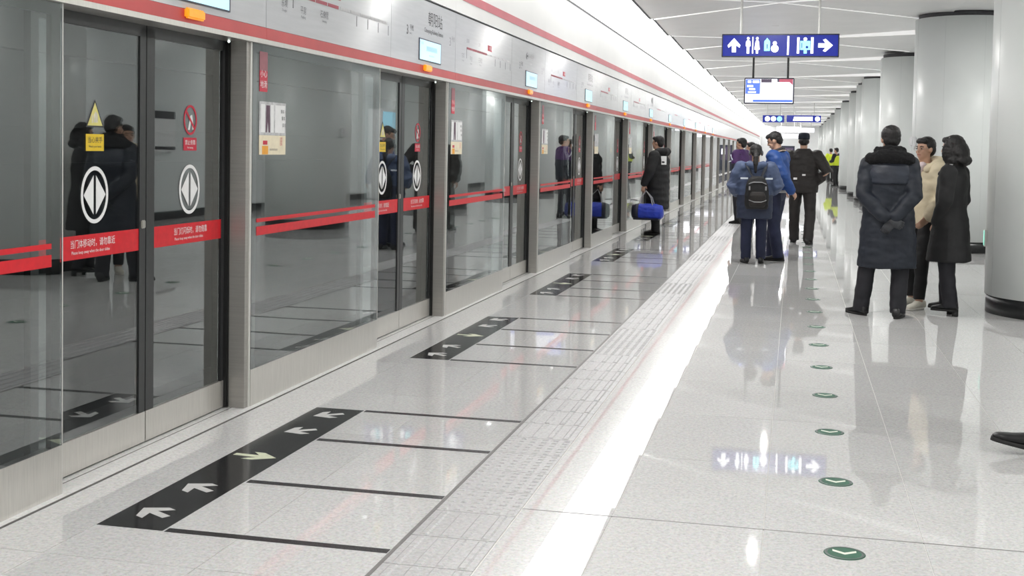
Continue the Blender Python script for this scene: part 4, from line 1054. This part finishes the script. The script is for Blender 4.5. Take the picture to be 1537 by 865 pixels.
# --- person with blue bag by the doors
t, j, HR = person('person in a long black quilted coat standing by the doors with a bag', (-2.36, 21.55, .003), math.radians(76), 1.735,
    dict(ankR=(.07, .05, .09), ankL=(-.07, -.02, .09), kneR=(.08, .03, .48), kneL=(-.08, .0, .48), shR=(.19, -.01, 1.385), shL=(-.19, -.01, 1.385), elL=(-.285, .03, 1.12), wrL=(-.30, .13, .88), elR=(.25, .03, 1.12), wrR=(.2, .15, .9)),
    head=(math.radians(-4), 0, 0), hair='short', hand_d={'R': ((0, .3, -1), (-1, 0, 0)), 'L': ((0, .15, -1), (1, 0, 0))})
trousers(t, j, m_blk, (.098, .085, .072), .04)
g = G(); lv = []
zz = .445; q = 0
while zz < 1.36:
    b_ = .012*abs(math.sin(q*PI/2)) if q % 2 else 0
    lv.append((0, -.015, zz, .225+.015*(zz < .9)+b_, .185+b_)); zz += .055; q += 1
lv += [(0, -.01, 1.38, .20, .14), (0, -.01, 1.44, .12, .10)]
jacket(t, j, m_blk, lv, (.105, .092, .066), .011, 'coat', .006, .02, 8)
g = G(); g.tube([(-.12, .07, 1.40), (-.13, -.04, 1.45), (-.06, -.15, 1.45), (.06, -.15, 1.45), (.13, -.04, 1.45), (.12, .07, 1.40)], [.04, .06, .075, .075, .06, .04], 12)
obj('hood', remesh(g, 'hood', m_blk, .010, 3, .5, .006, 12), t)
obj('white_patch', (G().bbox((-.14, -.165, 1.30), (.10, .02, .15), Matrix.Rotation(-.7, 3, 'Z')), m_stickw), t)
shoe(t, j['ankR'], math.radians(-4), m_shoeb, m_solek, .28); shoe(t, j['ankL'], math.radians(6), m_shoeb, m_solek, .28)
wl = t.matrix_basis.copy()
hb = Matrix.Translation((-2.36, 21.55, 0)) @ Matrix.Rotation(math.radians(76), 4, 'Z') @ Matrix.Scale(1.735/1.72, 4)
hp = hb @ V((-.235, .145, .80))
bag = thing('duffel_bag', 'bright blue duffel bag with dark ends hanging from a hand', 'bag', (-2.47, 21.17, .28), math.radians(83))
g = G(); R = []
for y_, s_ in ((-.27, .55), (-.25, .85), (-.15, 1.0), (0, 1.02), (.15, 1.0), (.25, .85), (.27, .55)):
    R.append([(.135*s_*math.copysign(abs(math.cos(2*PI*i/20))**.8, math.cos(2*PI*i/20)), y_, .14+.135*s_*math.copysign(abs(math.sin(2*PI*i/20))**.8, math.sin(2*PI*i/20))-.02*(1-s_)) for i in range(20)])
g.ringmesh(R); obj('body', remesh(g, 'body', m_bagb, .010, 3, .5, .008, 10), bag)
g = G(); R = []
for y_, s_ in ((.14, 1.03), (.2, .97), (.26, .83), (.278, .5)):
    R.append([(.14*s_*math.copysign(abs(math.cos(2*PI*i/20))**.8, math.cos(2*PI*i/20)), y_, .138+.14*s_*math.copysign(abs(math.sin(2*PI*i/20))**.8, math.sin(2*PI*i/20))-.02*(1-s_)) for i in range(20)])
g.ringmesh(R); obj('end_panel', g.mesh('end_panel', m_bagk, True), bag)
obj('base', bevel(G().box(-.12, .12, -.22, .24, -.004, .03).mesh('base', m_bagk), .012), bag)
for s in (-1, 1):
    obj('handle', (G().tube([(.07*s, -.10, .25), (.05*s+.02, -.06, .38), (.01*s+.09, .06, .50), (.05*s+.02, .12, .38), (.07*s, .14, .25)], .010, 8), m_strap), bag)
obj('shoulder_strap', (G().tube([(0, .24, .22), (.02, .33, .27), (.03, .31, .34), (.02, .2, .33)], .012, 8), m_strap), bag)

# --- two more people behind the pair
p8 = ray_pt(1112, 240, 25.6)
t, j, HR = person('person in a purple and navy jacket standing beyond the backpack wearer', (p8.x, 25.6, 0), math.radians(60), 1.77, dict(), head=(math.radians(10), 0, 0), vox=.010, hair='short')
trousers(t, j, m_trs)
jacket(t, j, m_navy, [(0, 0, .80, .21, .15), (0, 0, 1.0, .22, .16), (0, 0, 1.25, .22, .155), (0, -.01, 1.36, .20, .13), (0, -.01, 1.43, .12, .10)], (.10, .085, .062), .012)
g = G().loft([(0, 0, 1.22, .228, .163), (0, 0, 1.30, .226, .158), (0, -.01, 1.38, .20, .135), (0, -.01, 1.44, .12, .10), (0, -.005, 1.50, .085, .08)], 26, .9)
for s in 'RL': g.tube([j['sh'+s], j['sh'+s].lerp(j['el'+s], .55)], [.105, .10], 12)
obj('purple_yoke', remesh(g, 'purple_yoke', m_pur, .012, 3, .5), t)
obj('white_piping', (G().tube([(-.27, -.06, 1.22), (-.285, .02, 1.30), (-.22, .09, 1.38)], .014, 8).tube([(-.22, .14, 1.24), (-.10, .165, 1.26)], .012, 8), m_refl), t)
shoe(t, j['ankR'], 0, m_shoeb, m_solek); shoe(t, j['ankL'], 0, m_shoeb, m_solek)
p9 = ray_pt(1126.5, 240, 27.2)
t, j, HR = person('person with dark hair half hidden behind the backpack wearer', (p9.x, 27.2, 0), math.radians(75), 1.70, dict(), vox=.010, hair='short')
trousers(t, j, m_trs)
jacket(t, j, m_blk2, [(0, 0, .80, .21, .15), (0, 0, 1.0, .22, .16), (0, 0, 1.25, .22, .155), (0, -.01, 1.36, .20, .13), (0, -.01, 1.43, .12, .10)], (.10, .085, .062), .012)
shoe(t, j['ankR'], 0, m_shoeb, m_solek); shoe(t, j['ankL'], 0, m_shoeb, m_solek)
# --- two workers in yellow vests far away by the columns
for x, y, rz, lab in ((1.68, 66.5, 20, 'person in a yellow high-visibility vest far off, left of two'), (2.05+.02, 58.0, 60, 'person in dark clothes and yellow vest far off beside the columns')):
    x = ray_pt(1246.5 if rz == 20 else 1254.5, 250, y).x
    t, j, HR = person(lab, (x, y, 0), math.radians(rz), 1.76, dict(elL=(-.24, .05, 1.12), wrL=(-.1, .22, 1.1), elR=(.24, .05, 1.12), wrR=(.1, .22, 1.1)), vox=.012, hair='short', group='workers in yellow vests')
    trousers(t, j, m_blk, vox=.014)
    jacket(t, j, m_blk if rz == 60 else m_hiv, [(0, 0, .85, .20, .14), (0, 0, 1.1, .21, .155), (0, 0, 1.28, .21, .15), (0, -.01, 1.38, .18, .12), (0, -.01, 1.43, .11, .09)], (.095, .08, .06), .014)
    band(t, 'vest', [(0, 0, .93, .215, .158), (0, 0, 1.1, .222, .166), (0, 0, 1.28, .222, .16), (0, -.01, 1.37, .19, .13)], m_hiv)
    shoe(t, j['ankR'], 0, m_shoeb, m_solek); shoe(t, j['ankL'], 0, m_shoeb, m_solek)
# --- person walking in from the right edge
t, j, HR = person('person in dark clothes walking in at the right edge, only a black shoe in view', (1.625, 6.46, 0), math.radians(90), 1.77,
    dict(ankR=(.05, -.32, .14), kneR=(.07, .02, .47), hipR=(.08, 0, .88), ankL=(-.01, .40, .11), kneL=(-.04, .24, .48), hipL=(-.08, .0, .89), elR=(.22, .0, 1.12), wrR=(.2, .12, .90), elL=(-.22, -.08, 1.12), wrL=(-.2, -.05, .88)), hair='short')
trousers(t, j, m_blk, (.10, .08, .068), .09)
jacket(t, j, m_blk, [(0, 0, .80, .215, .15), (0, 0, 1.0, .22, .16), (0, 0, 1.25, .22, .155), (0, -.01, 1.36, .20, .13), (0, -.01, 1.43, .12, .10)], (.10, .085, .062), .012)
shoe(t, j['ankL'], math.radians(4), m_shoeb, m_solek, .30, 0, math.radians(12), 0); shoe(t, j['ankR'], 0, m_shoeb, m_solek, .29, 0, 0, .0)
